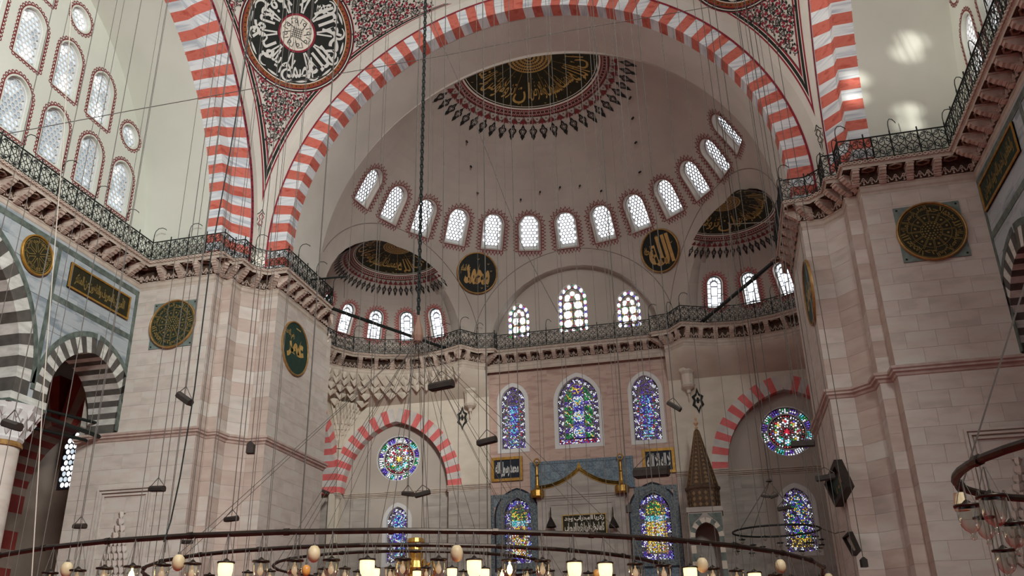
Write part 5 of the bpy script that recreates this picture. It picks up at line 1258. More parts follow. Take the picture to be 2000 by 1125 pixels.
# =================================================================== IRON RAILINGS
def spiral(cx, cz, r, a0, turns, d=1, n=16):
    return [(cx+r*(1-.72*i/n)*cos(a0+d*turns*2*pi*i/n), cz+r*(1-.72*i/n)*sin(a0+d*turns*2*pi*i/n)) for i in range(n+1)]
def rail_panel(w_, h=1.25):
    b = MB(); fr = frame((0, 0, 0), (1, 0, 0), (0, 0, 1)); T = .034
    def st(P, wd=T, closed=False): b.strip(fr, P, wd, .011, 0, closed, -.011)
    b.box(fr, -w_/2, w_/2, h-.05, h, -.03, .03); b.box(fr, -w_/2, w_/2, .04, .08, -.02, .02)
    n = max(1, round(w_/.66)); cw = w_/n
    for k in range(n):
        c = -w_/2+cw*(k+.5); st([(c-cw/2+.01, 0), (c-cw/2+.01, h)], .03)
        for z0, z1 in ((.08, h-.05),):
            m = (z0+z1)/2; st(circ(c, m, cw*.17, 10, cw*.15), closed=True)
            for sx in (-1, 1):
                for sz in (-1, 1):
                    st(spiral(c+sx*cw*.26, m+sz*cw*.52, cw*.2, pi/2-sz*pi/2*0+(pi if sx > 0 else 0), 1.15, sx*sz))
                    st([(c+sx*cw*.46, m+sz*cw*.52), (c+sx*cw*.40, m+sz*cw*.2), (c+sx*cw*.17, m)])
                    st(spiral(c+sx*cw*.14, m+sz*(h*.5-.16), cw*.12, (0 if sx > 0 else pi), 1.0, -sx*sz, 10))
            st([(c, z0), (c, m-cw*.15)]); st([(c, m+cw*.15), (c, z1)])
    st([(w_/2-.01, 0), (w_/2-.01, h)], .03)
    return b.mesh('railing_panel', iron)
RP = {}
pb = MB(); pb.tube([(0, 0, 0), (0, 0, 1.45)], .035, 6); POST = pb.mesh('post', iron)
hb_ = MB(); hb_.tube([(0, 0, 1.2), (0, 0, 1.75), (.06, 0, 2.0), (.2, 0, 2.18), (.42, 0, 2.24), (.62, 0, 2.16), (.66, 0, 2.1)], .022, 5); HOOK = hb_.mesh('lamp_hook', iron)
for si, (nm, i0, i1) in enumerate(SECT):
    pts = sect(i0, i1); root = empty('iron_railing', (pts[0][1][0], pts[0][1][1], 24.02), 'black wrought iron scroll railing on the gallery of the '+nm, 'railing', 'gallery railings')
    R2_ = [p[1] for p in pts]
    if nm.endswith('wall'): R2_ = [(p[0], max(p[1], 18)) for p in R2_]
    cnt = 0
    for a, c in zip(R2_, R2_[1:]):
        a, c = V(a), V(c); c0 = V((0, 47)); d = (c-a); L_ = d.length
        if L_ < .08: continue
        d = d/L_; inn = V((-d.y, d.x)); 
        n = max(1, round(L_/1.32)); w_ = round(L_/n, 2); key = w_
        if key not in RP: RP[key] = rail_panel(w_)
        back = V((0, 0)); ang = math.atan2(d.y, d.x)
        for j in range(n):
            m = a+d*(L_*(j+.5)/n); link('railing_panel', RP[key], root, Matrix.Translation((m.x, m.y, 24.02)) @ Matrix.Rotation(ang, 4, 'Z'))
            p = a+d*(L_*j/n); link('post', POST, root, Matrix.Translation((p.x, p.y, 24.02)))
            if (cnt % 2 == 0 and L_ > 1.5) or (j == 0 and .9 < L_ < 2.5 and cnt % 2):
                s_ = -1 if nm in ('left pier',) else 1; link('lamp_hook', HOOK, root, Matrix.Translation((p.x, p.y, 24.02)) @ Matrix.Rotation(R_(20+((cnt*37) % 60)), 4, 'Z'))
            cnt += 1
# =================================================================== TIE BEAMS AND POLES
for s, sn in ((-1, 'left'), (1, 'right')):
    b = MB(); b.tube([(s*14.65, 48.8, 24.2), (s*9.55, 58.7, 24.2)], .13, 6); b.tube([(s*13.2, 51.6, 24.2), (s*13.0, 52.0, 24.2)], .16, 6)
    tag(b.build('tie_beam', iron), 'long dark tie beam crossing in front of the %s exedra windows' % sn, 'beam')
b = MB(); b.tube([aty(590, 548, 46), aty(675, 540, 46)], .07, 6); b.tube([aty(673, 541, 46), aty(672, 582, 46)], .012, 4); tag(b.build('iron_bar', iron), 'short black bar projecting over the left pier railing', 'bar')
b = MB(); b.tube([aty(1424, 438, 54), aty(1516, 433, 50)], .03, 5); b.tube([aty(1424, 438, 54), aty(1442, 628, 57.2)], .035, 5); tag(b.build('bent_pole', ropew), 'thin pale bent pole in front of the right exedra', 'pole')
b = MB(); b.tube([aty(583, 941, 50.5), aty(641, 963, 59.6)], .13, 6); tag(b.build('tie_beam', iron), 'dark tie beam at the springing of the left exedra side arch', 'beam')
# =================================================================== MIHRAB
mh = empty('mihrab', (0, YM, 0), 'tall stone mihrab with blue tile field and gilt cresting', 'mihrab'); fm = wallY(YM)
a, c = aty(1036, 903, YM), aty(1236, 892, YM); bz = 13.25; tz = (a.z+c.z)/2
b = MB(); b.box(fm, a.x, c.x, bz-.1, tz, .0, .12); b.build('tile_field', tile_b, mh)
n = 11
for i in range(n):
    for j in range(3):
        u0 = a.x+.22+(c.x-a.x-.44)*i/n; u1 = a.x+.22+(c.x-a.x-.44)*(i+1)/n; z0 = bz+.25+(tz-bz-.47)*j/3; z1 = bz+.25+(tz-bz-.47)*(j+1)/3
        block('tile', tile_b if (i+j) % 2 else tile_d, fm, u0+.01, u1-.01, z0+.01, z1-.01, .12, .145, mh)
b = MB(); b.ring(fm, [(a.x, bz-.1), (c.x, bz-.1), (c.x, tz), (a.x, tz)], [(a.x+.2, bz+.1), (c.x-.2, bz+.1), (c.x-.2, tz-.2), (a.x+.2, tz-.2)], .17, 0, .12); b.build('tile_border', tile_d, mh)
# gilt cresting: ogee peak
cx_ = (aty(1133, 917, YM)).x; pk = aty(1133, 916, YM-.5).z; lx_, rx_ = aty(1050, 955, YM-.5).x, aty(1216, 948, YM-.5).x; bzz = 13.42
crest = [(lx_+(cx_-lx_)*t, bzz+(pk-bzz)*(t**2.2)) for t in [i/18 for i in range(19)]]+[(cx_+(rx_-cx_)*t, bzz+(pk-bzz)*((1-t)**2.2)) for t in [i/18 for i in range(1, 19)]]
fc = wallY(YM-.45); b = MB(); b.poly(fc, [(lx_, bz-.5)]+crest+[(rx_, bz-.5)], 0, 0, -.45); b.build('stone_hood', stone_g, mh)
b = MB(); b.strip(fc, crest, .22, .06, 0, w0=0)
pts, st = [], 0
for i in range(len(crest)-1):
    p, q = V(crest[i]), V(crest[i+1])
    for k in range(2):
        m = p.lerp(q, (k+.5)/2); d = (q-p).normalized(); nn = V((-d.y, d.x)) if d.x > 0 else V((d.y, -d.x))
        b.ring(fc, [tuple(m+nn*.05+V((.13*cos(t), .13*sin(t)))) for t in [2*pi*j/8 for j in range(8)]], [tuple(m+nn*.05+V((.06*cos(t), .06*sin(t)))) for t in [2*pi*j/8 for j in range(8)]], .09, 0, 0)
b.poly(fc, [(cx_-.25, pk-.1), (cx_, pk+.55), (cx_+.25, pk-.1)], .07, 0, 0); b.build('gilt_cresting', gold, mh)
for x, tp, sn in ((lx_+.0, aty(1049, 897, YM-.5).z, 'left'), (rx_-.05, aty(1218, 887, YM-.5).z, 'right')):
    b = MB(); z0 = 13.3; H = tp-z0-.35; c0 = (x, YM-.55, z0)
    b.lathe(c0, [(.42, -.62), (.5, -.5), (.5, -.1), (.36, 0), (.2, .1), (.14, .3), (.1, H*.5), (.17, H*.53), (.1, H*.56), (.09, H*.9), (.15, H*.94), (.05, H)], 12)
    b.tube([V((x+.2*cos(t), YM-.55, z0+H+.17+.2*sin(t))) for t in [2*pi*i/14 for i in range(14)]], .055, 6, closed=True); b.build('gilt_colonnette', gold, mh)
x0, x1 = lx_-.1, rx_+.1
b = MB()
for dz, t in ((-.6, .5), (-.75, .42), (-.9, .34)): b.box(fm, x0-.05, x1+.05, bz+dz+.15, bz+dz+.3, 0, t)
b.box(fm, x0, x1, 0, bz-.55, 0, .3); b.build('stone_body', stone_g, mh)
b = MB(); O = [(x0+.75, 6), (x1-.75, 6), (x1-.75, 12.35), (x0+.75, 12.35)]; b.ring(fm, O, offset_outline(O, -.2), .36, 0, .3); b.build('inner_moulding', stone_g, mh)
a, c, a2 = aty(1097, 1006, YM-.4), aty(1184, 1003, YM-.4), aty(1097, 1047, YM-.4)
panel('inscription_panel', wallY(YM-.34, (a.x+c.x)/2, (a.z+a2.z)/2), c.x-a.x, a.z-a2.z, 'rectangular gold on dark script panel inside the mihrab frame', olive, goldp, cream_p, [('كلما دخل عليها زكريا المحراب', -.16, .62), ('زكريا المحراب وجد', .3, .34)], .04, .07, None, .06, .93, .95)
for px_ in (1076, 1198):
    p = aty(px_, 1020, YM-.9); b = MB(); b.lathe((p.x, YM-.9, p.z), [(.38, -.35), (.36, -.28), (.2, .05), (.1, .25), (.04, .4), (.05, .55), (.03, 1.0), (.02, 1.05)], 12); tag(b.build('candle_snuffer', wood), 'dark bell shaped lamp hood on the '+('left' if px_ < 1100 else 'right')+' side of the mihrab', 'lamp hood')
# blue tile panels round the lower windows
for (xw, zw, w_, h), (l, r_, t_), lab in zip(lw, ((957, 1043, 958), (1237, 1337, 945)), ('blue tile frame of the lower window left of the mihrab', 'blue tile frame of the lower window right of the mihrab')):
    root = empty('tile_surround', (xw, YM, zw), lab, 'tile panel'); P0, P1 = aty(l, t_, YM), aty(r_, t_, YM); O = arch_outline(w_+.3, h+.15, 12, .3); O = [(p[0]+xw, p[1]+zw) for p in O]; N = len(O)
    L0, R0_, Z0, Z1 = P0.x, min(P1.x, 6.7), 4.5, 13.2
    b = MB(); big = offset_outline(O, .42); b.ring(fm, big, O, .09, 0, 0); b.build('tile_arch_band', tile_g, root)
    b = MB(); b.ring(fm, offset_outline(O, .56), big, .06, 0, 0); b.build('dark_edge', navy, root)
    for x_0, x_1, z_0, z_1 in ((L0, L0+.3, Z0, Z1), (R0_-.3, R0_, Z0, Z1), (L0+.3, R0_-.3, Z1-.3, Z1)):
        k = max(1, round(max(x_1-x_0, z_1-z_0)/.5))
        for i in range(k):
            if z_1-z_0 > x_1-x_0: block('tile', tile_g, fm, x_0+.01, x_1-.01, z_0+(z_1-z_0)*i/k+.01, z_0+(z_1-z_0)*(i+1)/k-.01, 0, .07, root)
            else: block('tile', tile_g, fm, x_0+(x_1-x_0)*i/k+.01, x_0+(x_1-x_0)*(i+1)/k-.01, z_0+.01, z_1-.01, 0, .07, root)
    step = .46; oo = offset_outline(O, .5); y = Z0
    while y < Z1-.35:
        x = L0+.32
        while x < R0_-.32:
            x2 = min(x+step, R0_-.32)
            if not inside(oo, (x+x2)/2, y+step/2) and x2-x > .08: block('tile', tile_b if random.random() < .6 else tile_d, fm, x+.006, x2-.006, y+.006, min(y+step, Z1-.3)-.006, 0, .05, root)
            x = x2 if x2 > x else x+step
        y += step
# =================================================================== MINBAR
mb = empty('minbar', (8.5, 57, 0), 'marble minbar kiosk with a tall dark patterned cone spire right of the mihrab', 'minbar'); mc = (8.45, 57, 0)
b = MB(); b.lathe(mc, [(1.02, 10.75), (1.05, 11.9), (1.12, 12.0), (1.12, 12.15), (.98, 12.2), (.14, 15.95), (.02, 16.05)], 8); b.build('cone_spire', brownt, mb)
b = MB()
for k in range(8):
    a = 2*pi*k/8; b.tube([(mc[0]+1.0*cos(a), mc[1]+1.0*sin(a), 12.2), (mc[0]+.15*cos(a), mc[1]+.15*sin(a), 15.9)], .03, 4)
    for j in range(13):
        t = (j+.5)/13; rr = (.98*(1-t)+.15*t)*.94; z = 12.25+3.65*t; a2 = a+pi/8; rr *= cos(pi/8)*1.07; p = V((mc[0]+rr*cos(a2), mc[1]+rr*sin(a2), z)); tt = V((-sin(a2), cos(a2), 0)); s_ = .15*(1-t*.7)
        b.add([p+tt*s_, p+V((0, 0, s_*1.2)), p-tt*s_, p-V((0, 0, s_*1.2))], [(0, 1, 2, 3)])
    for j in range(3):
        a2 = a+pi/8; rr = 1.06*cos(pi/8)
        for q in (-1, 1):
            p = V((mc[0]+rr*cos(a2), mc[1]+rr*sin(a2), 10.95+.36*j)); tt = V((-sin(a2), cos(a2), 0)); b.add([p+tt*(.2*q+.12), p+tt*.2*q+V((0, 0, .15)), p+tt*(.2*q-.12), p+tt*.2*q-V((0, 0, .15))], [(0, 1, 2, 3)])
b.build('gilt_pattern', mat('cone_pattern', (132, 106, 74), rough=.6), mb)
b = MB(); b.lathe(mc, [(.05, 16.0), (.12, 16.12), (.04, 16.22), (.16, 16.42), (.04, 16.6), (.09, 16.72), (.03, 16.82), (.01, 17.3)], 10); b.build('gilt_finial', mat('finial_pink_gold', (214, 176, 140), rough=.4, metal=.2), mb)
b = MB(); fk = wallY(56.0, 8.45, 0); b.box(fk, -1.12, 1.12, 10.45, 10.75, -2.1, .08); O, e, Rr = pt_arch(0, 8.9, .72, .9); cu = [(.72, 2)]+O+[(-.72, 2)]
base = MB(); base.box(fk, -1.05, 1.05, 2.2, 10.45, -.3, 0); cut = MB(); prism_cut(cut, fk, cu, -1, 1); me = boolean(base, cut); me.materials.clear(); me.materials.append(stone_g); link('marble_kiosk', me, mb); b.build('kiosk_cornice', stone_g, mb)
b = MB(); b.box(fk, -1.05, -.78, 2.2, 10.4, -2.0, -.3); b.box(fk, .78, 1.05, 2.2, 10.4, -2.0, -.3); b.box(fk, -1.0, 1.0, 2.2, 10.4, -2.05, -1.95); b.build('kiosk_sides', stone_g, mb)
PK = lambda s_, z, d: V((8.45+s_, d, z))
arch(mb, PK, 0, 8.9, e, [(Rr, 55.93), (Rr+.3, 55.93), (Rr+.3, 56.0), (Rr, 56.0)], 0, None, 5, [verd, stone_c], 4.5, 9)
b = MB()
for q in (-1, 1): b.poly(fk, [(q*1.0, 10.35), (q*.15, 10.35), (q*.35, 10.15), (q*.75, 9.8), (q*1.0, 9.3)][::q], .05, 0, 0)
b.build('green_spandrel', verd, mb)
# =================================================================== SMALL WALL THINGS
for nm, pts, lab, m1, cat_ in (('green_board', [(1643, 897), (1668, 950), (1645, 990), (1622, 945)], 'dark green square board in a wooden frame tilted on the right pier flank', greenb, 'board'), ('small_frame', [(1664, 1038), (1681, 1075), (1672, 1086), (1652, 1050)], 'small empty looking wooden frame low on the right pier flank', stone_g, 'picture frame')):
    Q = [atx(x, y, 15.0) for x, y in pts]; fr = wallXR(15.03, 0, 0); P = [(-q.y, q.z) for q in Q]
    if sum(P[i-1][0]*P[i][1]-P[i][0]*P[i-1][1] for i in range(4)) < 0: P = P[::-1]
    root = empty(nm, Q[0], lab, cat_); b = MB(); I = offset_outline(P, -.28 if nm[0] == 'g' else -.12)
    b.ring(fr, P, I, .35 if nm[0] == 'g' else .2, 0, 0); b.build('frame', wood, root); b = MB(); b.poly(fr, I, .1 if nm[0] == 'g' else .05, 0, 0); b.build('board', m1, root)
    if nm[0] == 'g':
        cc = V((sum(p[0] for p in P)/4, sum(p[1] for p in P)/4)); b = MB(); b.text(fr, 'علي', cc.x, cc.y, width=2.6, height=1.0, w_=.12, off=.04); b.build('script', bronzef, root)
# muqarnas niche on each pier
for s, sn in ((-1, 'left'), (1, 'right')):
    x = s*21.45; f = wallY(39.44, x, 0); root = empty('pier_niche', (x, 39.4, 2), 'framed wall niche with a stalactite hood on the %s pier' % sn, 'niche')
    for k, (o, d) in enumerate(((0, .10), (.16, .07), (.34, .04))):
        b = MB(); O = [(-1.75+o, 2), (1.75-o, 2), (1.75-o, 10.7-o), (-1.75+o, 10.7-o)]; b.ring(f, O, offset_outline(O, -.1), d, 0, 0); b.build('moulding', stone, root)
    b = MB(); b.box(f, -.2, .2, 9.32, 9.4, 0, .06); b.build('ledge', stone, root)
    cell2 = MB(); cell2.add([(-.5, 0, .5), (-.5, .35, .45), (0, .8, .5), (.5, .35, .45), (.5, 0, .5), (-.5, .1, -.1), (0, .5, -.3), (.5, .1, -.1), (0, .1, -.6)], [(0, 1, 2, 3, 4), (0, 5, 1), (1, 5, 6, 2), (2, 6, 7, 3), (3, 7, 4), (5, 8, 6), (6, 8, 7)]); m2 = cell2.mesh('muqarnas_cell', stone)
    for t in range(12):
        z = 9.2-t*.36; hw = .12+t*.1; n = 1+t//2*1+(t > 3)
        for j in range(n):
            xx = x+(-hw+2*hw*(j+.5)/n); link('muqarnas_cell', m2, root, Matrix.Translation((xx, 39.42, z)) @ Matrix.Rotation(pi, 4, 'Z') @ Matrix.Diagonal((2*hw/n*.96, .28, .36, 1)))

# =================================================================== CHANDELIERS
def ring_pts(c, r, n=96, a0=0, a1=2*pi): return [V((c[0]+r*cos(a0+(a1-a0)*i/n), c[1]+r*sin(a0+(a1-a0)*i/n), c[2])) for i in range(n)]
CH = V((0, 25.8, 0)); 
ch = empty('ring_chandelier', (0, 25.8, 3.8), 'huge three ringed iron chandelier hanging low in the middle of the hall', 'chandelier')
RINGS = [(11.9, 3.84, .052), (7.8, 4.12, .048), (4.2, 4.42, .042)]
for r, z, t in RINGS:
    b = MB(); b.tube(ring_pts((0, 25.8, z), r, 40 if r > 10 else 32), t, 8, closed=True); b.build('iron_ring', ironb, ch)
    for k in range(40 if r > 10 else 26):
        a = 2*pi*k/(40 if r > 10 else 26); p = V((r*cos(a), 25.8+r*sin(a), z)); d = V((-sin(a), cos(a), 0)); b = MB(); b.tube([p-d*.05, p+d*.05], t*1.25, 8); b.build('ring_collar', ironb, ch)
hub = V((0, 25.8, 12.35))
b = MB(); b.lathe((0, 25.8, 11.9), [(.02, -.1), (.15, 0), (.2, .2), (.17, .45), (.09, .7), (.03, 1.0)], 10); b.build('hub', mat('hub_brown', (120, 92, 78), rough=.7), ch)
b = MB()
for r, z, n in ((7.8, 4.12, 8), (4.2, 4.42, 12)):
    for k in range(n): a = 2*pi*(k+.35)/n+(R_(22) if n == 4 else 0); b.tube([hub-V((0, 0, .3)), (r*cos(a), 25.8+r*sin(a), z)], .009, 4)
b.build('stay_wire', rope, ch)
b = MB(); p = aty(812, 1075, 25.8); c0 = (p.x, 25.8, 0)
gc = [(.02, 2.2), (.4, 2.4), (.62, 2.9), (.72, 3.3), (.66, 3.7), (.46, 4.05), (.34, 4.2), (.44, 4.4), (.38, 4.6), (.22, 4.7), (.24, 4.9), (.2, 5.1), (.27, 5.18), (.24, 5.3), (.02, 5.34)]
b.lathe((p.x, 25.8, 0), gc, 14)
for k in range(8): a = 2*pi*k/8; b.tube([V((p.x+r_*cos(a), 25.8+r_*sin(a), z_)) for r_, z_ in ((.45, 4.05), (.68, 4.3), (.58, 4.6), (.42, 4.5))], .035, 5)
b.build('gilt_centre', gold, ch)
# chain links
def chain(name, p0, p1, r, label, link_len=None, m=rope, group=None):
    b = MB()
    if link_len:
        d = (p1-p0); L_ = d.length; d = d/L_; n = int(L_/link_len); x = d.orthogonal().normalized(); y = d.cross(x)
        for i in range(n):
            c = p0+d*(link_len*(i+.5)); u = x if i % 2 else y
            b.tube([c+d*(link_len*.66*cos(t))+u*(link_len*.3*sin(t)) for t in [2*pi*j/8 for j in range(8)]], r, 4, closed=True)
    else: b.tube([p0, p1], r, 5)
    return tag(b.build(name, m), label, 'chain' if link_len else 'cord', group)
chain('link_chain', V((0, 25.8, 12.9)), V((0, 25.8, 42)), .035, 'thick dark linked chain holding the great chandelier hub', .16, iron)
# lamps
gb = MB(); gb.lathe((0, 0, 0), [(.100, -.01), (.102, -.06), (.100, -.12), (.088, -.18), (.06, -.225), (.03, -.245), (.018, -.27), (.03, -.29), (.022, -.31), (.004, -.32)], 14); GL = gb.mesh('glass_cup', glass, True); GLL = gb.mesh('glass_cup', cupglow, True)
rb = MB(); rb.lathe((0, 0, 0), [(.085, -.012), (.118, -.012), (.122, 0), (.118, .012), (.05, .02), (.02, .05), (.004, .06)], 14); RIM = rb.mesh('metal_rim', ironb, True)
bb_ = MB(); bb_.lathe((0, 0, 0), [(.002, -.19), (.03, -.17), (.042, -.13), (.03, -.08), (.012, -.05), (.012, -.02)], 10); BUL = bb_.mesh('bulb', bulb, True); FIL = bb_.mesh('bulb', emat('dim_bulb', (255, 210, 160), .45), True)
def wires(h):
    b = MB()
    for k in range(3): a = 2*pi*k/3+.4; b.tube([(.105*cos(a), .105*sin(a), 0), (.012*cos(a), .012*sin(a), h)], .004, 3)
    b.tube([(0, 0, .05), (0, 0, h)], .007, 4); return b.mesh('wire', rope)
WM = {}
def lamp(p, lit, label, group, scale=1.0, hang=.5):
    o = empty('oil_lamp', p, label, 'lamp', group); hang = round(hang, 2)
    if (hang, scale) not in WM: WM[(hang, scale)] = wires(hang/scale)
    Mx = Matrix.Translation(p) @ Matrix.Diagonal((scale, scale, scale, 1))
    cup = link('glass_cup', GLL if lit == 2 else GL, o, Mx); link('metal_rim', RIM, o, Mx); link('wire', WM[(hang, scale)], o, Mx); (link('bulb', BUL if lit else FIL, cup, Mx) if lit >= 0 else None)
    if lit > 0:
        l = bpy.data.lights.new('lamp_light', 'POINT'); l.energy = 10; l.color = (1, .72, .42); l.shadow_soft_size = .08
        q = bpy.data.objects.new('lamp_light', l); COL.objects.link(q); q.location = p-V((0, 0, .35))
def on_ring(x, r, near=True):
    """azimuth of picture column x on ring r -> position"""
    d = ray(x, 1085); az = math.atan2(d.x, d.y); D = V((CH.x-CAM.x, CH.y-CAM.y)); h = V((sin(az), cos(az))); bq = h.dot(D); k = D.length_squared-r*r; s_ = bq*bq-k
    t = bq-math.sqrt(max(0, s_)); return V((CAM.x+h.x*t, CAM.y+h.y*t))
R1L = [(104, 0), (157, 0), (208, 0), (262, 1), (320, 0), (378, 0), (443, 2), (511, 0), (577, 0), (648, 0), (718, 2), (787, 0), (857, 0), (926, 2), (995, 1), (1059, 0), (1121, 2), (1181, 2), (1239, 0), (1294, 0), (1345, 2), (1389, 0), (1435, 0), (1469, 2), (1509, 0), (1539, 0), (1566, 0), (1590, 0)]
def words_lamp(i, n): return ['nearest the left edge', 'second', 'third', 'fourth', 'fifth', 'sixth', 'seventh', 'eighth', 'ninth', 'tenth', 'eleventh', 'twelfth', 'thirteenth', 'fourteenth', 'fifteenth', 'sixteenth', 'seventeenth', 'eighteenth', 'nineteenth', 'twentieth', 'twenty first', 'twenty second', 'twenty third', 'twenty fourth', 'twenty fifth', 'twenty sixth', 'twenty seventh', 'last'][i]
for i, (x, lit) in enumerate(R1L):
    q = on_ring(x, 11.9); lamp(V((q.x, q.y, 3.34)), lit, ('glowing' if lit else 'clear')+' glass lamp on the outer chandelier ring, %s from the left' % words_lamp(i, 28), 'lamps of the outer chandelier ring', 1.28)
R2L = [(413, 0), (487, 0), (530, 0), (580, 0), (634, 0), (675, 0), (733, 2), (763, 0), (833, 0), (883, 2), (946, 2), (980, 1), (1029, 0), (1072, 0), (1108, 0), (1147, 0), (1190, 0)]
for i, (x, lit) in enumerate(R2L):
    q = on_ring(x, 7.8); lamp(V((q.x, q.y, 3.62)), lit, ('glowing' if lit else 'clear')+' smaller glass lamp on the middle chandelier ring, %s from the left' % words_lamp(i, 17).replace('nearest the left edge', 'first'), 'lamps of the middle chandelier ring', 1.1)
for i, (x, lit) in enumerate(((600, 0), (624, 0), (700, 0), (770, 0), (815, 2), (905, 0), (1000, 0))):
    q = on_ring(x, 4.2); lamp(V((q.x, q.y, 3.92)), lit, ('glowing' if lit else 'clear')+' glass lamp on the innermost chandelier ring, %s from the left' % words_lamp(i, 7).replace('nearest the left edge', 'first'), 'lamps of the inner chandelier ring', 1.1)
eb = MB(); eb.lathe((0, 0, 0), [(.003, .125), (.05, .115), (.085, .07), (.098, .01), (.09, -.05), (.06, -.1), (.025, -.122), (.003, -.125)], 14); EGG = eb.mesh('egg_shell', egg, True); EGO = eb.mesh('egg_shell', mat('amber_egg', (196, 140, 70), (170, 110, 50), 6, rough=.4), True)
for i, (x, y, r, amber, lab) in enumerate(((135, 1113, 11.9, 0, 'leftmost'), (350, 1099, 11.9, 0, 'second from the left'), (613, 1082, 11.9, 0, 'beside the left stay of the middle ring'), (600, 1101, 7.8, 1, 'small and amber, just left of the pale one'), (892, 1081, 11.9, 0, 'right of the gilt centre'), (1164, 1114, 7.8, 1, 'small and amber, right of centre'), (1370, 1104, 11.9, 0, 'below the minbar'), (1522, 1106, 11.9, 0, 'right of the minbar'), (1612, 1118, 11.9, 0, 'rightmost'))):
    q = on_ring(x, r); d = ray(x, y); t = (V((q.x, q.y))-V((CAM.x, CAM.y))).length/math.hypot(d.x, d.y); z = CAM.z+d.z*t; z = min(z, 3.6)
    o = empty('ostrich_egg', (q.x, q.y, z), 'pale ostrich egg hanging from the chandelier, '+lab if not amber else 'ostrich egg hanging from the chandelier, '+lab, 'ornament', 'ostrich eggs on the chandelier'); sc_ = 1.18 if not amber else 1.0
    link('egg_shell', EGO if amber else EGG, o, Matrix.Translation((q.x, q.y, z)) @ Matrix.Diagonal((sc_, sc_, sc_, 1)))
    zr = 3.84 if r > 10 else 4.12; b = MB(); b.tube([(q.x, q.y, z+.15), (q.x, q.y, zr)], .012, 5); b.lathe((q.x, q.y, z+.14), [(.03, 0), (.03, .04), (.01, .06)], 8); b.build('hanger', rope, o)
# right chandelier
c3 = (15.15, 11.64, 3.78); ch2 = empty('ring_chandelier', c3, 'smaller iron ring chandelier close by at the right edge', 'chandelier')
b = MB(); b.tube(ring_pts(c3, 2.87, 48), .055, 8, closed=True); b.build('iron_ring', ironb, ch2)
for k in range(10): b = MB(); a = 2*pi*k/10+.2; p = V((c3[0]+2.87*cos(a), c3[1]+2.87*sin(a), c3[2])); d = V((-sin(a), cos(a), 0)); b.tube([p-d*.05, p+d*.05], .07, 8); b.build('ring_collar', ironb, ch2)
b = MB(); top = V((c3[0], c3[1], 9.5))
for k in range(5): a = 2*pi*k/5+R_(155); b.tube([(c3[0]+2.87*cos(a), c3[1]+2.87*sin(a), c3[2]), top], .012, 4)
b.tube([top, (c3[0], c3[1], 24)], .02, 5); b.build('stay_wire', rope, ch2)
for i, (x, y, dd, sc_, lab) in enumerate(((1889, 988, 12.6, 1.35, 'lowest left'), (1921, 1011, 13.6, 1.15, 'small middle'), (1935, 970, 11.9, 1.4, 'larger upper right'), (1976, 1023, 13.8, 1.3, 'at the right edge'))):
    p = atr(x, y, dd); lamp(p, -1, 'clear glass lamp of the right chandelier, '+lab, 'lamps of the right chandelier', sc_, max(.2, 3.78-p.z))
for i, (x, y, dd) in enumerate(((1960, 1075, 14.5),)):
    p = atr(x, y, dd); lamp(p, -1, 'clear glass lamp of the right chandelier, hanging lowest of all', 'lamps of the right chandelier', 1.3, max(.2, 3.78-p.z))
p = atr(1876, 978, 12.9); o = empty('ostrich_egg', p, 'cream egg shade hanging at the left end of the right chandelier', 'ornament'); b = MB(); b.lathe(p, [(.07, .1), (.1, -.1), (.09, -.13), (.02, -.14)], 12); b.build('egg_shell', egg, o); b = MB(); b.tube([p+V((0, 0, .1)), (p.x, p.y, 3.78)], .012, 4); b.build('hanger', rope, o)
# small far chandelier
c4 = (12.1, 48, 8.0); ch3 = empty('ring_chandelier', c4, 'small thin ring chandelier far off in front of the right exedra window', 'chandelier')
b = MB(); b.tube(ring_pts(c4, 2.2, 40), .05, 6, closed=True); b.build('iron_ring', iron, ch3)
b = MB()
for k in range(4): a = 2*pi*k/4+.6; b.tube([(c4[0]+2.2*cos(a), c4[1]+2.2*sin(a), c4[2]), (c4[0], c4[1], 10.6)], .02, 4)
b.lathe((c4[0], c4[1], 10.55), [(.02, 0), (.2, .05), (.06, .2)], 8); b.tube([(c4[0], c4[1], 10.6), (c4[0], c4[1], 36)], .022, 4); b.build('stay_wire', rope, ch3)
for k in range(20):
    a = 2*pi*k/20; p = V((c4[0]+2.2*cos(a), c4[1]+2.2*sin(a), c4[2]-.55-(.35 if k % 2 else 0)))
    o = empty('hanging_lamp', p, 'tiny dark dished lamp hanging from the small far chandelier', 'lamp', 'tiny lamps of the far chandelier'); b = MB(); b.lathe(p, [(.17, 0), (.17, .04), (.04, .06), (.01, .1)], 8); b.tube([p+V((0, 0, .1)), (p.x, p.y, c4[2])], .012, 3); b.build('dish', iron, o); b = MB(); b.lathe(p, [(.1, 0), (.1, -.12), (.03, -.2)], 8); b.build('glass_cup', glass, o)
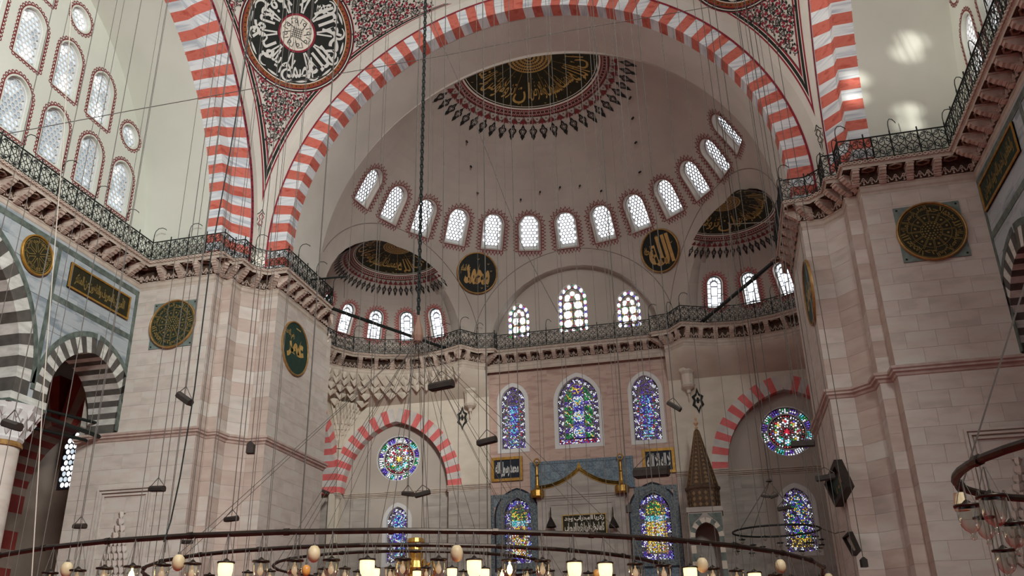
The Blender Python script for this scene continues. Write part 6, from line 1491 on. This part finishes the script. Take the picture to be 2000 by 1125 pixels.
# =================================================================== FLOODLIGHTS ON CORDS
def flood(x, y, D, wpx, ang, lab, yaw=0., dark=.55):
    p = atr(x, y, D); w_ = wpx*D/FPX*1.03; o = empty('floodlight', p, lab, 'floodlight', 'long box floodlights hung on cords'); h = w_*.26; dd = w_*.3
    rr = Matrix.Translation(p) @ Matrix.Rotation(R_(-15)+yaw, 4, 'Z') @ Matrix.Rotation(R_(ang), 4, 'Y')
    f = lambda u, v, q: rr @ V((u, v, q))
    b = MB(); pr = [(-dd/2, -h/2), (dd/2, -h/2), (dd/2, h*.15), (dd*.25, h/2), (-dd*.25, h/2), (-dd/2, h*.15)]
    b.add([f(-w_/2, v, q) for v, q in pr]+[f(w_/2, v, q) for v, q in pr], [tuple(range(6)), tuple(range(11, 5, -1))]+[(i, (i+1) % 6, 6+(i+1) % 6, 6+i) for i in range(6)]); hs = b.build('housing', wood, o)
    b = MB(); b.box(f, -w_*.47, w_*.47, -dd*.4, dd*.4, -h*.62, -h*.5); b.build('louvre', iron, hs)
    t = p+V((0, 0, w_*.55)); b = MB(); b.tube([f(-w_/2, 0, h/2), t], .012, 4); b.tube([f(w_/2, 0, h/2), t], .012, 4); b.build('bridle', rope, o)
    b = MB(); b.tube([t, (t.x, t.y, 42)], .014, 4); b.tube([t, (t.x, t.y, 3.9)], .010, 4); b.build('cord', rope, o)
FL = [(361, 778, 20, 42, 32, 'tilted dark floodlight hanging over the left pier'), (862, 752, 22, 54, 0, 'largest dark floodlight hanging left of the mihrab bay'), (951, 861, 24, 41, -5, 'dark floodlight hanging at the left edge of the pink marble'), (1317, 793, 24, 30, 38, 'tilted floodlight hanging right of the tall stained windows'),
 (1568, 866, 26, 40, 4, 'dark floodlight in front of the right rose window'), (307, 954, 22, 35, 5, 'floodlight above the left pier niche'), (452, 1013, 24, 30, 0, 'small floodlight low in front of the left pier'), (156, 1027, 22, 29, 4, 'small floodlight at the lower left corner of the left pier'), (365, 1058, 26, 24, 4, 'small floodlight just above the chandelier ring on the left'),
 (24, 829, 18, 48, 18, 'floodlight at the left edge before the column capital'), (1272, 921, 26, 66, 2, 'long thin floodlight before the right framed script'), (1612, 932, 28, 33, -4, 'short floodlight beside the green board'), (1532, 992, 30, 24, -6, 'short floodlight before the lower right stained window'), (1390, 1065, 30, 20, 0, 'tiny floodlight low before the mihrab')]
for x, y, D, wp, an, lab in FL[:-1]: flood(x, y, D, wp, an, lab)
for i, (dx, an) in enumerate(((-14, 12), (14, -12))): flood(811+dx, 964, 22, 30, an, ('left' if i == 0 else 'right')+' half of the bow shaped pair of floodlights under the left rose window', yaw=.3*(1 if i else -1))
for i, (dx, an) in enumerate(((-9, 14), (8, -16))): flood(1504+dx, 969, 30, 15, an, ('left' if i == 0 else 'right')+' lamp of the small pair hanging above the far chandelier')
for x, y, D, lab in ((490, 874, 22, 'small dark box lantern seen end on before the left pier'), (1228, 992, 30, 'small dark box lantern right of the mihrab'), (1018, 1040, 24, 'small dark box perched at the ring before the left mihrab window'), (1687, 1098, 30, 'small dark oval box low on the right pier')):
    p = atr(x, y, D); s_ = D/FPX*(7 if x < 600 else 5); o = empty('box_lantern', p, lab, 'lantern'); f = frame(p, (cos(R_(15)), sin(R_(15))*1, 0), (0, 0, 1)); b = MB()
    b.poly(f, [(-s_, -s_*1.7), (s_, -s_*1.7), (s_, s_*.8), (0, s_*1.7), (-s_, s_*.8)], s_, 0, -s_); b.build('housing', wood, o)
    b = MB(); b.tube([p, (p.x, p.y, 40)], .012, 4); b.build('cord', rope, o)
# =================================================================== HANGING CORDS
CN = [0]
def nth(n):
    ones = ['zeroth', 'first', 'second', 'third', 'fourth', 'fifth', 'sixth', 'seventh', 'eighth', 'ninth', 'tenth', 'eleventh', 'twelfth', 'thirteenth', 'fourteenth', 'fifteenth', 'sixteenth', 'seventeenth', 'eighteenth', 'nineteenth']
    if n < 20: return ones[n]
    return {20: 'twentieth'}.get(n, 'twenty '+ones[n % 20] if n < 30 else '')
def cord(x, y, D, zb, r, label, zt=43.0, group='thin cords hanging from the dome', m=rope):
    p = atr(x, y, D); return chain('suspension_chain', V((p.x, p.y, zb)), V((p.x, p.y, zt)), r*.68, label, None, m, group)
def cords(xs, y, D, label, r=.012):
    for i, x in enumerate(sorted(xs)): cord(x, y, D(x), 3.05, r if x % 3 else r*1.3, label+', '+nth(i+1)+' from the left')
CL = 'thin grey cord hanging straight down before the left pier', 'thin grey cord hanging before the half dome and mihrab bay', 'thin grey cord hanging before the right exedra', 'thin grey cord hanging before the left window wall'
cords((331, 369, 384, 419, 430, 452, 457, 504, 526, 530, 560), 585, lambda x: 20+(x % 7)*.8, 'thin cord before the left pier')
cords((812, 845, 867, 897, 932, 945, 969, 985, 1036, 1042, 1079, 1086, 1114, 1144, 1166, 1173, 1178, 1198, 1213, 1221, 1234, 1255), 300, lambda x: 19+(x % 11)*.8, 'thin cord before the half dome', .010)
cords((587, 694, 719, 744, 749), 300, lambda x: 21+(x % 5), 'thin cord before the left exedra')
cords((1317, 1357, 1392, 1479, 1494, 1520, 1536), 300, lambda x: 26+(x % 5), 'thin cord before the right exedra')
cords((60, 95, 190, 205, 240, 284, 296), 200, lambda x: 17+(x % 5), 'thin cord before the left window wall', .010)
cord(639, 300, 22, 4, .03, 'thicker double cord hanging past the left end of the half dome', group=None)
cord(1563, 700, 27, 4, .025, 'thicker dark cord hanging before the flank of the right pier', group=None)
b = MB(); b.tube([atr(x, y, D) for x, y, D in ((500, -40, 15.2), (480, 110, 15.3), (449, 300, 15.4), (412, 500, 15.5), (380, 760, 15.6), (352, 930, 15.7), (333, 1020, 15.8), (320, 1058, 15.6))], .014, 6); tag(b.build('power_cable', iron), 'thick black cable swinging down to the chandelier ring before the left pier', 'cable')
b = MB(); b.tube([atr(140, -10, 14), atr(134, 100, 14), atr(122, 300, 14), atr(107, 480, 14), atr(85, 760, 14), atr(62, 1125, 14)], .009, 5); tag(b.build('white_cord', ropew), 'bright white cord hanging before the left window wall', 'cord')
b = MB(); b.tube([atr(-5, 265, 24), atr(250, 217, 24), atr(500, 172, 24), atr(870, 108, 25), atr(1100, 62, 26), (atr(1420, 8, 27))], .014, 4); tag(b.build('slanting_wire', rope), 'thin slanting wire stretched across the top of the hall', 'wire')
b = MB(); b.tube([atr(835, 20, 24), atr(905, 180, 24), atr(960, 320, 24), atr(1020, 480, 24), atr(1090, 612, 24)], .010, 4); tag(b.build('slanting_wire', rope), 'thin diagonal wire crossing before the half dome', 'wire')
b = MB(); b.tube([atr(1604, 1032, 48), atr(1630, 1042, 46), atr(1672, 1033, 44)], .02, 4); tag(b.build('slack_cord', rope), 'slack cord from the small far chandelier to the right pier', 'cord')
